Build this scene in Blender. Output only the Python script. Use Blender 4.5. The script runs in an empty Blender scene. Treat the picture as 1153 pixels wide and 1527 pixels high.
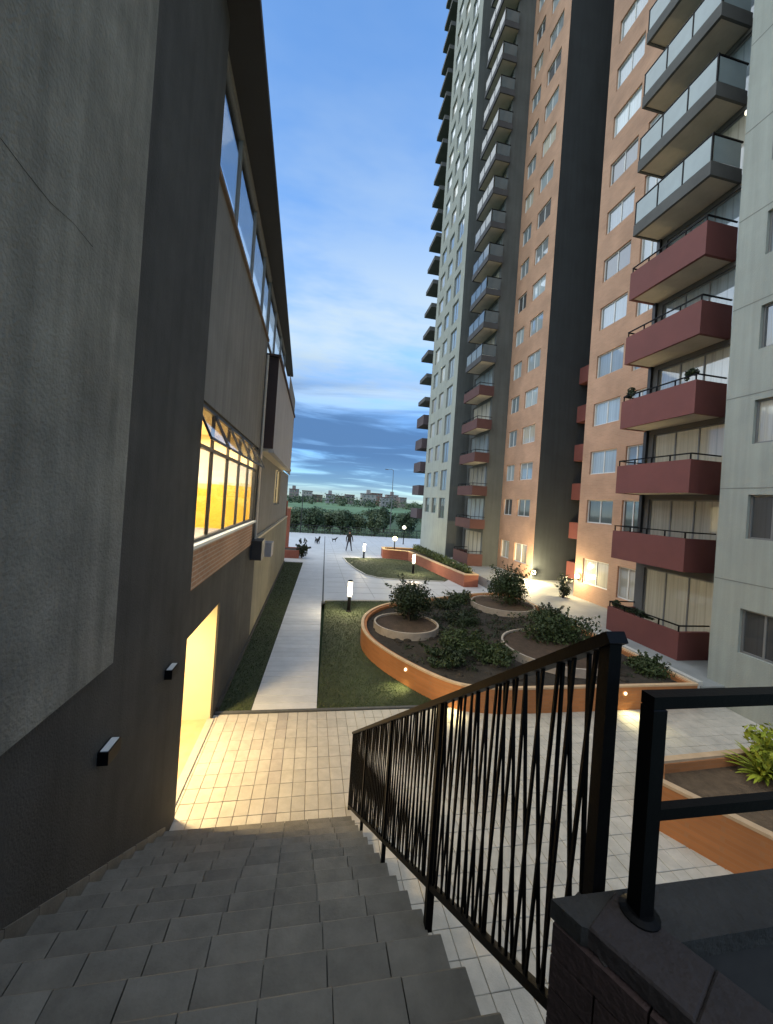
import bpy, math, random
from mathutils import Matrix, Vector
R = math.radians
scene = bpy.context.scene
COL = scene.collection

# ------------------------------------------------------------------ camera
cd = bpy.data.cameras.new('camera'); cam = bpy.data.objects.new('camera', cd); COL.objects.link(cam)
cd.sensor_fit = 'HORIZONTAL'; cd.sensor_width = 36.0; cd.lens = 575.0 / 1153.0 * 36.0
cd.shift_y = -15.5 / 1153.0; cd.clip_start = 0.05; cd.clip_end = 6000
yaw, roll = R(10.7), R(4.0)
f = Vector((math.sin(yaw), math.cos(yaw), 0)); r = Vector((math.cos(yaw), -math.sin(yaw), 0)); u = Vector((0, 0, 1))
r2 = r * math.cos(roll) + u * math.sin(roll); u2 = u * math.cos(roll) - r * math.sin(roll)
M = Matrix((r2, u2, -f)).transposed().to_4x4(); M.translation = (0, 0, 4.4)
cam.matrix_world = M
scene.camera = cam

# ------------------------------------------------------------------ sky and sun
SUN_EL, SUN_AZ = 7.0, 262.0          # azimuth clockwise from +Y (to the left, a little behind the camera)
world = bpy.data.worlds.new('World'); scene.world = world; world.use_nodes = True
nt = world.node_tree; nt.nodes.clear()
def wn(t, **k):
    n = nt.nodes.new(t)
    for a, b in k.items(): setattr(n, a, b)
    return n
WL = nt.links.new
out = wn('ShaderNodeOutputWorld'); bg = wn('ShaderNodeBackground')
sky = wn('ShaderNodeTexSky', sky_type='NISHITA', sun_disc=False, sun_elevation=R(SUN_EL), sun_rotation=R(SUN_AZ),
         altitude=2600, air_density=1.0, dust_density=0.6, ozone_density=3.0)
tc = wn('ShaderNodeTexCoord'); sep = wn('ShaderNodeSeparateXYZ'); WL(tc.outputs['Generated'], sep.inputs[0])
def wmath(op, a, b=None, clamp=False):
    n = wn('ShaderNodeMath', operation=op, use_clamp=clamp)
    for i, v in enumerate((a, b)):
        if v is None: continue
        if isinstance(v, (int, float)): n.inputs[i].default_value = v
        else: WL(v, n.inputs[i])
    return n.outputs[0]
def wramp(fac, stops, interp='EASE'):
    n = wn('ShaderNodeValToRGB'); n.color_ramp.interpolation = interp
    e = n.color_ramp.elements
    while len(e) < len(stops): e.new(0.5)
    for q, (p, c) in zip(e, stops):
        q.position = p; q.color = c if len(c) == 4 else (*c, 1)
    WL(fac, n.inputs[0]); return n.outputs[0]
def g(v): return (v, v, v)
# cloud layer: direction projected on a flat layer overhead, stretched into streaks near the horizon
den = wmath('ADD', wmath('MAXIMUM', sep.outputs[2], 0.0), 0.09)
cx_ = wmath('DIVIDE', sep.outputs[0], den); cy_ = wmath('DIVIDE', sep.outputs[1], den)
comb = wn('ShaderNodeCombineXYZ'); WL(cx_, comb.inputs[0]); WL(cy_, comb.inputs[1])
mp = wn('ShaderNodeMapping'); WL(comb.outputs[0], mp.inputs[0]); mp.inputs['Scale'].default_value = (0.42, 0.75, 1); mp.inputs['Location'].default_value = (1.3, 0.25, 0)
n1 = wn('ShaderNodeTexNoise'); WL(mp.outputs[0], n1.inputs['Vector']); n1.inputs['Scale'].default_value = 1.5; n1.inputs['Detail'].default_value = 7; n1.inputs['Roughness'].default_value = 0.55; n1.inputs['Distortion'].default_value = 0.6
n2 = wn('ShaderNodeTexNoise'); WL(mp.outputs[0], n2.inputs['Vector']); n2.inputs['Scale'].default_value = 1.25; n2.inputs['Detail'].default_value = 6; n2.inputs['Roughness'].default_value = 0.6
low = wramp(sep.outputs[2], [(0.0, g(.35)), (0.05, g(.8)), (0.12, g(1)), (0.24, g(1)), (0.30, g(.25)), (0.36, g(0.0))])
dark = wmath('MULTIPLY', wramp(n1.outputs[0], [(0.30, g(.15)), (0.52, g(1))]), low, True)
hi = wramp(sep.outputs[2], [(0.0, g(.35)), (0.05, g(.2)), (0.18, g(.2)), (0.30, g(1.0)), (0.42, g(1)), (0.58, g(0.45)), (0.8, g(0.15))])
lite = wmath('MULTIPLY', wramp(n2.outputs[0], [(0.36, g(.1)), (0.60, g(1))]), hi, True)
tint = wn('ShaderNodeMix', data_type='RGBA', blend_type='MULTIPLY'); tint.inputs[0].default_value = 1.0
WL(sky.outputs[0], tint.inputs[6]); WL(wramp(sep.outputs[2], [(0.0, (.36, .40, .46)), (0.12, (.44, .47, .54)), (0.25, (.80, .77, .80)), (0.6, (.84, .88, .91)), (1.0, (.92, .97, 1.0))], 'LINEAR'), tint.inputs[7])
SKYB = 1.0
mixw = wn('ShaderNodeMix', data_type='RGBA'); WL(wmath('MULTIPLY', lite, 0.9), mixw.inputs[0]); WL(tint.outputs[2], mixw.inputs[6]); mixw.inputs[7].default_value = (.85, 1.05, 1.18, 1)
mixd = wn('ShaderNodeMix', data_type='RGBA'); WL(wmath('MULTIPLY', dark, 0.9), mixd.inputs[0]); WL(mixw.outputs[2], mixd.inputs[6]); mixd.inputs[7].default_value = (.105, .24, .52, 1)
WL(mixd.outputs[2], bg.inputs[0]); bg.inputs[1].default_value = 0.15
WL(bg.outputs[0], out.inputs[0])

sd = bpy.data.lights.new('sun', 'SUN'); sun = bpy.data.objects.new('sun', sd); COL.objects.link(sun)
sd.energy = 0.58; sd.angle = R(110); sd.color = (1.0, 0.90, 0.63)
az = R(SUN_AZ); el = R(56)
sdir = Vector((math.sin(az) * math.cos(el), math.cos(az) * math.cos(el), math.sin(el)))
sun.rotation_euler = sdir.to_track_quat('Z', 'Y').to_euler()
scene.view_settings.view_transform = 'Standard'; scene.view_settings.look = 'None'
scene.view_settings.exposure = 2.4; scene.view_settings.gamma = 1.0
scene.view_settings.use_curve_mapping = False

# ------------------------------------------------------------------ materials
MATS = {}
def mat(name, col, rough=0.8, var=0.15, scale=3.0, bump=0.0, bscale=40.0, metal=0.0, spec=0.5, rnd=0.0, col2=None, stretch=None, emit=None, estr=0.0, streak=0.0):
    if name in MATS: return MATS[name]
    m = bpy.data.materials.new(name); m.use_nodes = True; t = m.node_tree; b = t.nodes['Principled BSDF']
    b.inputs['Roughness'].default_value = rough; b.inputs['Metallic'].default_value = metal; b.inputs['Specular IOR Level'].default_value = spec
    L = t.links.new
    co = t.nodes.new('ShaderNodeTexCoord'); vec = co.outputs['Object']
    oi = None
    if rnd:
        oi = t.nodes.new('ShaderNodeObjectInfo')
        ad = t.nodes.new('ShaderNodeVectorMath'); ad.operation = 'ADD'; L(vec, ad.inputs[0])
        sc = t.nodes.new('ShaderNodeVectorMath'); sc.operation = 'SCALE'; L(oi.outputs['Random'], sc.inputs[0]); sc.inputs['Scale'].default_value = 37.0
        cb = t.nodes.new('ShaderNodeCombineXYZ'); cb.inputs[0].default_value = 1
        L(oi.outputs['Random'], cb.inputs[0]); L(oi.outputs['Random'], cb.inputs[1])
        L(cb.outputs[0], sc.inputs[0]); L(sc.outputs[0], ad.inputs[1]); vec = ad.outputs[0]
    if stretch:
        mp_ = t.nodes.new('ShaderNodeMapping'); mp_.inputs['Scale'].default_value = stretch; L(vec, mp_.inputs[0]); vec = mp_.outputs[0]
    nz = t.nodes.new('ShaderNodeTexNoise'); nz.inputs['Scale'].default_value = scale; nz.inputs['Detail'].default_value = 6; nz.inputs['Roughness'].default_value = 0.65
    L(vec, nz.inputs['Vector'])
    mx = t.nodes.new('ShaderNodeMix'); mx.data_type = 'RGBA'
    c2 = col2 if col2 else tuple(c * (1 + var) for c in col); c1 = col if col2 else tuple(c * (1 - var) for c in col)
    mx.inputs[6].default_value = (*c1, 1); mx.inputs[7].default_value = (*c2, 1)
    cr = t.nodes.new('ShaderNodeMapRange'); cr.inputs[1].default_value = 0.3; cr.inputs[2].default_value = 0.7; L(nz.outputs[0], cr.inputs[0])
    L(cr.outputs[0], mx.inputs[0]); colr = mx.outputs[2]
    if streak:      # rain streaks running down a wall
        mp2 = t.nodes.new('ShaderNodeMapping'); mp2.inputs['Scale'].default_value = (4, 4, 0.22); L(co.outputs['Object'], mp2.inputs[0])
        ns = t.nodes.new('ShaderNodeTexNoise'); ns.inputs['Scale'].default_value = 1.6; ns.inputs['Detail'].default_value = 5; L(mp2.outputs[0], ns.inputs['Vector'])
        mr = t.nodes.new('ShaderNodeMapRange'); mr.inputs[1].default_value = 0.35; mr.inputs[2].default_value = 0.7; mr.inputs[3].default_value = 1 + streak; mr.inputs[4].default_value = 1 - streak; L(ns.outputs[0], mr.inputs[0])
        hs = t.nodes.new('ShaderNodeHueSaturation'); L(mr.outputs[0], hs.inputs['Value']); L(colr, hs.inputs['Color']); colr = hs.outputs[0]
    if rnd:
        hs = t.nodes.new('ShaderNodeHueSaturation'); mr = t.nodes.new('ShaderNodeMapRange'); mr.inputs[3].default_value = 1 - rnd; mr.inputs[4].default_value = 1 + rnd
        L(oi.outputs['Random'], mr.inputs[0]); L(mr.outputs[0], hs.inputs['Value']); L(colr, hs.inputs['Color']); colr = hs.outputs[0]
    L(colr, b.inputs['Base Color'])
    if bump:
        nb = t.nodes.new('ShaderNodeTexNoise'); nb.inputs['Scale'].default_value = bscale; nb.inputs['Detail'].default_value = 5; L(vec, nb.inputs['Vector'])
        bp = t.nodes.new('ShaderNodeBump'); bp.inputs['Strength'].default_value = bump; bp.inputs['Distance'].default_value = 0.02
        L(nb.outputs[0], bp.inputs['Height']); L(bp.outputs[0], b.inputs['Normal'])
    if emit:
        b.inputs['Emission Color'].default_value = (*emit, 1); b.inputs['Emission Strength'].default_value = estr
    MATS[name] = m; return m

def brick_mat(name, c1, c2, mortar, bw=0.24, bh=0.075, bump=0.3):
    m = bpy.data.materials.new(name); m.use_nodes = True; t = m.node_tree; b = t.nodes['Principled BSDF']; L = t.links.new
    b.inputs['Roughness'].default_value = 0.85
    co = t.nodes.new('ShaderNodeTexCoord'); sp = t.nodes.new('ShaderNodeSeparateXYZ'); L(co.outputs['Object'], sp.inputs[0])
    ad = t.nodes.new('ShaderNodeMath'); ad.operation = 'ADD'; L(sp.outputs[0], ad.inputs[0]); L(sp.outputs[1], ad.inputs[1])
    cb = t.nodes.new('ShaderNodeCombineXYZ'); L(ad.outputs[0], cb.inputs[0]); L(sp.outputs[2], cb.inputs[1])
    bk = t.nodes.new('ShaderNodeTexBrick'); L(cb.outputs[0], bk.inputs['Vector'])
    bk.inputs['Scale'].default_value = 1; bk.inputs['Brick Width'].default_value = bw; bk.inputs['Row Height'].default_value = bh; bk.inputs['Mortar Size'].default_value = 0.008
    bk.inputs['Color1'].default_value = (*c1, 1); bk.inputs['Color2'].default_value = (*c2, 1); bk.inputs['Mortar'].default_value = (*mortar, 1)
    nz = t.nodes.new('ShaderNodeTexNoise'); nz.inputs['Scale'].default_value = 0.9; nz.inputs['Detail'].default_value = 6; L(co.outputs['Object'], nz.inputs['Vector'])
    mr = t.nodes.new('ShaderNodeMapRange'); mr.inputs[1].default_value = .3; mr.inputs[2].default_value = .7; mr.inputs[3].default_value = .82; mr.inputs[4].default_value = 1.15; L(nz.outputs[0], mr.inputs[0])
    hs = t.nodes.new('ShaderNodeHueSaturation'); L(bk.outputs['Color'], hs.inputs['Color']); L(mr.outputs[0], hs.inputs['Value']); L(hs.outputs[0], b.inputs['Base Color'])
    bp = t.nodes.new('ShaderNodeBump'); bp.inputs['Strength'].default_value = bump; bp.inputs['Distance'].default_value = 0.01; bp.invert = True
    L(bk.outputs['Fac'], bp.inputs['Height']); L(bp.outputs[0], b.inputs['Normal'])
    MATS[name] = m; return m

def glass_mat(name, col, rnd=0.5, refl=0.35, emit=None, estr=0.0, rough=0.04):
    """window pane seen against curtains: diffuse curtain colour behind a reflecting sheet"""
    m = bpy.data.materials.new(name); m.use_nodes = True; t = m.node_tree; b = t.nodes['Principled BSDF']; L = t.links.new
    oi = t.nodes.new('ShaderNodeObjectInfo'); hs = t.nodes.new('ShaderNodeHueSaturation'); mr = t.nodes.new('ShaderNodeMapRange')
    mr.inputs[3].default_value = 1 - rnd; mr.inputs[4].default_value = 1 + rnd * 0.6
    co = t.nodes.new('ShaderNodeTexCoord'); mp_ = t.nodes.new('ShaderNodeMapping'); mp_.inputs['Scale'].default_value = (1, 1, 0.02); L(co.outputs['Object'], mp_.inputs[0])
    wv = t.nodes.new('ShaderNodeTexNoise'); wv.inputs['Scale'].default_value = 14; wv.inputs['Detail'].default_value = 2; L(mp_.outputs[0], wv.inputs['Vector'])
    mr2 = t.nodes.new('ShaderNodeMapRange'); mr2.inputs[1].default_value = .35; mr2.inputs[2].default_value = .65; mr2.inputs[3].default_value = .75; mr2.inputs[4].default_value = 1.1; L(wv.outputs[0], mr2.inputs[0])
    mu = t.nodes.new('ShaderNodeMath'); mu.operation = 'MULTIPLY'; L(mr.outputs[0], mu.inputs[0]); L(mr2.outputs[0], mu.inputs[1])
    L(oi.outputs['Random'], mr.inputs[0]); L(mu.outputs[0], hs.inputs['Value']); hs.inputs['Color'].default_value = (*col, 1)
    L(hs.outputs[0], b.inputs['Base Color']); b.inputs['Roughness'].default_value = 0.6
    if emit:
        b.inputs['Emission Color'].default_value = (*emit, 1); b.inputs['Emission Strength'].default_value = estr
    gl = t.nodes.new('ShaderNodeBsdfGlossy'); gl.inputs['Roughness'].default_value = rough; gl.inputs['Color'].default_value = (.92, .97, 1, 1)
    fr = t.nodes.new('ShaderNodeFresnel'); fr.inputs['IOR'].default_value = 1.5
    ad = t.nodes.new('ShaderNodeMath'); ad.operation = 'ADD'; ad.use_clamp = True; L(fr.outputs[0], ad.inputs[0]); ad.inputs[1].default_value = refl
    mx = t.nodes.new('ShaderNodeMixShader'); L(ad.outputs[0], mx.inputs[0]); L(b.outputs[0], mx.inputs[1]); L(gl.outputs[0], mx.inputs[2])
    L(mx.outputs[0], t.nodes['Material Output'].inputs['Surface'])
    MATS[name] = m; return m

def clear_mat(name, tint=(.9, .95, 1), refl=0.08):
    m = bpy.data.materials.new(name); m.use_nodes = True; t = m.node_tree; L = t.links.new
    t.nodes.remove(t.nodes['Principled BSDF'])
    tr = t.nodes.new('ShaderNodeBsdfTransparent'); tr.inputs[0].default_value = (*tint, 1)
    gl = t.nodes.new('ShaderNodeBsdfGlossy'); gl.inputs['Roughness'].default_value = 0.03
    fr = t.nodes.new('ShaderNodeFresnel'); fr.inputs[0].default_value = 1.45
    ad = t.nodes.new('ShaderNodeMath'); ad.operation = 'MULTIPLY_ADD'; ad.use_clamp = True; L(fr.outputs[0], ad.inputs[0]); ad.inputs[1].default_value = 0.5; ad.inputs[2].default_value = refl
    mx = t.nodes.new('ShaderNodeMixShader'); L(ad.outputs[0], mx.inputs[0]); L(tr.outputs[0], mx.inputs[1]); L(gl.outputs[0], mx.inputs[2])
    L(mx.outputs[0], t.nodes['Material Output'].inputs['Surface']); MATS[name] = m; return m

def leaf_mat(name, col, rnd=0.35):
    m = mat(name, col, rough=0.55, var=0.35, scale=2.2, spec=0.3)
    b = m.node_tree.nodes['Principled BSDF']
    b.inputs['Subsurface Weight'].default_value = 0.0
    return m

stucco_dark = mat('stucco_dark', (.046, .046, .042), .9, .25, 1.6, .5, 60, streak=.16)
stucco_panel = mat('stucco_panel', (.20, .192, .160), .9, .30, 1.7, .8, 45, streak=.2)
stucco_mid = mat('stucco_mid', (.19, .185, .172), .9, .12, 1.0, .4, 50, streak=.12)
stucco_beige = mat('stucco_beige', (.19, .18, .13), .9, .15, 1.0, .4, 50, streak=.15)
box_wall = mat('box_wall', (.34, .34, .36), .85, .08, 1.0, .3, 50, streak=.06)
box_brown = mat('box_brown', (.045, .025, .022), .8, .15, 2)
soffit_dark = mat('soffit_dark', (.016, .017, .019), .7, .15, 2)
soffit_cream = mat('soffit_cream', (.5, .45, .33), .8, .08, 2)
black_metal = mat('black_metal', (.0045, .0045, .005), .5, .2, 8, .05, 80, spec=.12)
step_tile = mat('step_tile', (.148, .142, .124), .62, .26, 5, .2, 60, rnd=.15)
step_body = mat('step_body', (.07, .072, .07), .8, .2, 4)
paver_m = mat('paver_pale', (.44, .425, .385), .62, .14, 5, .25, 70, rnd=.07)
paver_dk = mat('paver_worn', (.37, .35, .325), .62, .14, 5, .25, 70, rnd=.10)
paver_bed = mat('paver_bed', (.13, .125, .115), .95, .2, 8)
slab_m = mat('path_slab', (.52, .54, .56), .5, .10, 2.5, .15, 40, rnd=.07)
far_pave = mat('far_paving', (.52, .54, .56), .5, .10, .8, .1, 30)
drain_m = mat('drain_dark', (.08, .085, .085), .8, .2, 5)
turf_m = mat('turf', (.045, .060, .028), .95, .3, 3.0, .8, 150)
grass_m = mat('grass_blade', (.062, .090, .036), .7, .35, 1.4)
field_m = mat('field', (.045, .085, .035), 1, .35, .02)
soil_m = mat('soil', (.030, .024, .018), 1, .4, 6, 1.0, 30)
soil_ring = mat('soil_ring', (.065, .042, .027), 1, .35, 6, 1.0, 30)
soil_brown = mat('soil_brown', (.11, .075, .045), 1, .35, 6, 1.0, 30)
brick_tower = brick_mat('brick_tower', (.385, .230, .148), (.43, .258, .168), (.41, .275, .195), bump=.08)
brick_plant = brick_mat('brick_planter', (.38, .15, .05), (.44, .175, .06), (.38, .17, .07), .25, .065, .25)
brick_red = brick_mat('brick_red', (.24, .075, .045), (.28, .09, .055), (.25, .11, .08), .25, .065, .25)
brick_lit = brick_mat('brick_panel', (.36, .19, .10), (.42, .22, .12), (.5, .4, .3), .24, .075, .5)
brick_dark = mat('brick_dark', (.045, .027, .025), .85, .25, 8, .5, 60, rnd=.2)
mortar_dark = mat('mortar_dark', (.05, .045, .042), .95, .2, 10)
coping_dark = mat('coping_dark', (.036, .028, .027), .85, .22, 7, .5, 50, rnd=.12)
coping_gray = mat('coping_gray', (.034, .032, .029), .85, .22, 7, .5, 50)
coping_pale = mat('coping_pale', (.52, .37, .23), .8, .12, 5, .2, 50, rnd=.06)
ring_m = mat('ring_concrete', (.40, .34, .28), .85, .18, 5, .3, 50)
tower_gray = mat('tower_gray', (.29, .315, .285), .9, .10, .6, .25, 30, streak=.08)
tower_shaded = mat('tower_shaded', (.034, .042, .048), .9, .15, .6, .2, 30, streak=.1)  # colour darkened to carry the shade on the light well walls
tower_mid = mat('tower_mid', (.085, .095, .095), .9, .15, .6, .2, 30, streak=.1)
maroon_shaded = mat('maroon_shaded', (.085, .036, .034), .8, .15, .8, .12, 40, rnd=.12)  # maroon paint darkened for the shade over the far balconies
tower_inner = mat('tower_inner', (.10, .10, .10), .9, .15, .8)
maroon = mat('maroon_paint', (.15, .047, .041), .75, .12, .8, .12, 40, rnd=.08)
slab_conc = mat('slab_concrete', (.44, .40, .33), .9, .12, 1.5, .2, 40)
fascia_conc = mat('fascia_concrete', (.085, .087, .084), .9, .15, 1.5, .2, 40)
fascia_shaded = mat('fascia_shaded', (.060, .062, .068), .9, .15, 1.5)  # fascia concrete with the far stack's shade put into its colour
frame_white = mat('frame_white', (.62, .64, .63), .5, .05, 3)
frame_gray = mat('frame_gray', (.16, .165, .165), .5, .05, 3)
frame_dark = mat('frame_dark', (.022, .022, .024), .5, .1, 3)
pane_pale = glass_mat('pane_curtain', (.30, .36, .38), .5, .10)
pane_dark = glass_mat('pane_dark', (.05, .055, .06), .4, .10)
pane_cream = glass_mat('pane_cream', (.46, .44, .36), .35, .12)
pane_warm = glass_mat('pane_warm', (.36, .345, .28), .2, .10, (1.0, .85, .55), .015)
pane_ribbon = mat('pane_ribbon', (.72, .84, .95), .25, .05, 1.0, spec=.25)
pane_sky = glass_mat('pane_reflecting', (.19, .25, .28), .3, .12)
bal_glass_shaded = mat('balcony_glass_shaded', (.12, .15, .165), .15, .2, .8, spec=.5)  # darker copy of the balcony glass, far stack's shade painted in
clear_glass = clear_mat('clear_glass'); ribbon_glass = clear_mat('ribbon_glass', (.95, .98, 1.0), .05); bal_glass = mat('balcony_glass', (.27, .335, .35), .12, .10, .8, spec=.5)
cream_wall = mat('cream_plaster', (.62, .52, .33), .85, .06, 2, .1, 40)
yellow_wall = mat('yellow_plaster', (.72, .42, .035), .8, .05, 2)
leaf_a = leaf_mat('leaf_dark', (.022, .036, .014)); leaf_b = leaf_mat('leaf_mid', (.036, .056, .019)); leaf_c = leaf_mat('leaf_lime', (.26, .30, .03)); leaf_d = leaf_mat('leaf_hedge', (.06, .085, .025))
leaf_far = leaf_mat('leaf_far', (.05, .08, .04)); leaf_far2 = leaf_mat('leaf_far_pale', (.10, .135, .07))
bark = mat('bark', (.06, .045, .032), .95, .3, 8, .8, 40)
lamp_warm = mat('lamp_glow_warm', (.9, .85, .7), .5, 0, emit=(1.0, .80, .40), estr=.5)
lamp_white = mat('lamp_glow_white', (.9, .9, .85), .5, 0, emit=(1.0, .90, .64), estr=.4)
lamp_slit = mat('lamp_lens', (.72, .75, .75), .3, .02, 3)

# ------------------------------------------------------------------ mesh helpers
W = {}
class MB:
    def __init__(s): s.v = []; s.f = []; s.mi = []
    def add(s, vs, fs, mi=0):
        o = len(s.v); s.v += [tuple(p) for p in vs]; s.f += [tuple(i + o for i in q) for q in fs]; s.mi += [mi] * len(fs); return s
    def box(s, x0, x1, y0, y1, z0, z1, mi=0):
        return s.add([(x0, y0, z0), (x1, y0, z0), (x1, y1, z0), (x0, y1, z0), (x0, y0, z1), (x1, y0, z1), (x1, y1, z1), (x0, y1, z1)],
                     [(0, 3, 2, 1), (4, 5, 6, 7), (0, 1, 5, 4), (1, 2, 6, 5), (2, 3, 7, 6), (3, 0, 4, 7)], mi)
    def cbox(s, x0, x1, y0, y1, z0, z1, c=.006, mi=0):
        """box with chamfered top edges"""
        return s.add([(x0, y0, z0), (x1, y0, z0), (x1, y1, z0), (x0, y1, z0), (x0, y0, z1 - c), (x1, y0, z1 - c), (x1, y1, z1 - c), (x0, y1, z1 - c),
                      (x0 + c, y0 + c, z1), (x1 - c, y0 + c, z1), (x1 - c, y1 - c, z1), (x0 + c, y1 - c, z1)],
                     [(0, 3, 2, 1), (0, 1, 5, 4), (1, 2, 6, 5), (2, 3, 7, 6), (3, 0, 4, 7), (4, 5, 9, 8), (5, 6, 10, 9), (6, 7, 11, 10), (7, 4, 8, 11), (8, 9, 10, 11)], mi)
    def prism(s, pts, z0, z1, mi=0):
        n = len(pts); return s.add([(*p, z0) for p in pts] + [(*p, z1) for p in pts],
            [tuple(range(n - 1, -1, -1)), tuple(range(n, 2 * n))] + [(i, (i + 1) % n, n + (i + 1) % n, n + i) for i in range(n)], mi)
    def bar(s, a, b, w, h=None, mi=0, up=(0, 0, 1)):
        a = Vector(a); b = Vector(b); d = (b - a).normalized(); h = h or w
        upv = Vector(up)
        if abs(d.dot(upv)) > .98: upv = Vector((0, 1, 0))
        x = d.cross(upv).normalized() * w / 2; y = x.cross(d).normalized() * h / 2
        return s.add([a - x - y, a + x - y, a + x + y, a - x + y, b - x - y, b + x - y, b + x + y, b - x + y],
                     [(0, 3, 2, 1), (4, 5, 6, 7), (0, 1, 5, 4), (1, 2, 6, 5), (2, 3, 7, 6), (3, 0, 4, 7)], mi)
    def tube(s, pts, rads, n=8, mi=0):
        pts = [Vector(p) for p in pts]; vs = []; fs = []
        for i, p in enumerate(pts):
            d = (pts[min(i + 1, len(pts) - 1)] - pts[max(i - 1, 0)]).normalized()
            upv = Vector((0, 0, 1)) if abs(d.z) < .9 else Vector((1, 0, 0))
            x = d.cross(upv).normalized(); y = x.cross(d)
            rr = rads[i] if isinstance(rads, (list, tuple)) else rads
            vs += [p + (x * math.cos(2 * math.pi * k / n) + y * math.sin(2 * math.pi * k / n)) * rr for k in range(n)]
        for i in range(len(pts) - 1):
            fs += [(i * n + k, i * n + (k + 1) % n, (i + 1) * n + (k + 1) % n, (i + 1) * n + k) for k in range(n)]
        fs += [tuple(range(n))[::-1], tuple((len(pts) - 1) * n + k for k in range(n))]
        return s.add(vs, fs, mi)
    def lathe(s, prof, c=(0, 0, 0), n=20, mi=0):
        vs = []; fs = []
        for (rr, z) in prof: vs += [(c[0] + rr * math.cos(2 * math.pi * k / n), c[1] + rr * math.sin(2 * math.pi * k / n), c[2] + z) for k in range(n)]
        for i in range(len(prof) - 1): fs += [(i * n + k, i * n + (k + 1) % n, (i + 1) * n + (k + 1) % n, (i + 1) * n + k) for k in range(n)]
        fs += [tuple(range(n))[::-1], tuple((len(prof) - 1) * n + k for k in range(n))]
        return s.add(vs, fs, mi)
    def mesh(s, name, mats, smooth=False):
        me = bpy.data.meshes.new(name); me.from_pydata(s.v, [], s.f)
        for m in (mats if isinstance(mats, (list, tuple)) else [mats]): me.materials.append(m)
        if any(s.mi): me.polygons.foreach_set('material_index', s.mi)
        if smooth: me.polygons.foreach_set('use_smooth', [True] * len(me.polygons))
        me.update(); return me
    def build(s, name, mats, parent=None, smooth=False): return put(name, s.mesh(name, mats, smooth), parent)

def put(name, me, parent=None, loc=(0, 0, 0), rz=0.0, sc=None):
    """link mesh me at a world location, as a child of parent"""
    o = bpy.data.objects.new(name, me); COL.objects.link(o)
    W[o] = Vector(loc)
    if parent:
        o.parent = parent; o.location = Vector(loc) - W[parent]
    else: o.location = loc
    o.rotation_euler = (0, 0, rz)
    if sc: o.scale = sc
    return o
def tag(o, label, cat, group=None):
    o['label'] = label; o['category'] = cat
    if group: o['group'] = group
    return o
def thing(name, label, cat, loc=(0, 0, 0), group=None):
    o = bpy.data.objects.new(name, None); COL.objects.link(o); o.location = loc; o.empty_display_size = .1; W[o] = Vector(loc)
    return tag(o, label, cat, group)
def struct(o): o['kind'] = 'structure'; return o
def stuff(o, label=None, cat=None):
    o['kind'] = 'stuff'
    if label: o['label'] = label; o['category'] = cat
    return o
def wall_x(X, y0, y1, z0, z1, holes, sgn, depth=.1, mi=0, mb=None):
    """wall sheet in plane x=X whose outside faces sgn*X, with openings and their reveals"""
    mb = mb or MB()
    ys = sorted({y0, y1, *[min(max(h[i], y0), y1) for h in holes for i in (0, 1)]}); zs = sorted({z0, z1, *[min(max(h[i], z0), z1) for h in holes for i in (2, 3)]})
    for a, b in zip(ys, ys[1:]):
        runs = []
        for c, d in zip(zs, zs[1:]):
            m = ((a + b) / 2, (c + d) / 2)
            if any(h[0] < m[0] < h[1] and h[2] < m[1] < h[3] for h in holes): continue
            if runs and abs(runs[-1][1] - c) < 1e-6: runs[-1][1] = d
            else: runs.append([c, d])
        for c, d in runs:
            q = [(X, a, c), (X, b, c), (X, b, d), (X, a, d)]
            mb.add(q, [(0, 1, 2, 3) if sgn > 0 else (3, 2, 1, 0)], mi)
    Xi = X - sgn * depth
    for (a, b, c, d) in holes:
        mb.add([(X, a, c), (X, b, c), (X, b, d), (X, a, d), (Xi, a, c), (Xi, b, c), (Xi, b, d), (Xi, a, d)],
               [(0, 1, 5, 4), (1, 2, 6, 5), (2, 3, 7, 6), (3, 0, 4, 7)], mi)
    return mb
rng = random.Random(7)
def leaves(mb, c, rad, n, size, rg, shell=.45, mi=0, up=.3):
    for _ in range(n):
        while True:
            d = Vector((rg.uniform(-1, 1), rg.uniform(-1, 1), rg.uniform(-1, 1)))
            if 0.02 < d.length < 1: break
        d = d.normalized() * (shell + (1 - shell) * rg.random() ** .7)
        p = Vector((c[0] + d.x * rad[0], c[1] + d.y * rad[1], c[2] + d.z * rad[2]))
        nrm = (d + Vector((rg.uniform(-1, 1), rg.uniform(-1, 1), rg.uniform(-1, 1) + up)) * .8).normalized()
        t = nrm.orthogonal().normalized(); t.rotate(Matrix.Rotation(rg.uniform(0, 6.28), 3, nrm)); b_ = nrm.cross(t)
        s = size * rg.uniform(.6, 1.4)
        mb.add([p - t * s, p + b_ * s * .45 + nrm * s * .1, p + t * s, p - b_ * s * .45 + nrm * s * .1], [(0, 1, 2, 3)], mi)
def clumped(mb, c, rad, nclump, nleaf, size, rg, mi=0, cs=.42):
    for _ in range(nclump):
        while True:
            d = Vector((rg.uniform(-1, 1), rg.uniform(-1, 1), rg.uniform(-1, 1)))
            if d.length < 1: break
        d *= .72; k = cs * rg.uniform(.7, 1.25)
        leaves(mb, (c[0] + d.x * rad[0], c[1] + d.y * rad[1], c[2] + d.z * rad[2]), (rad[0] * k, rad[1] * k, rad[2] * k), nleaf, size, rg, .3, mi)
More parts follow.
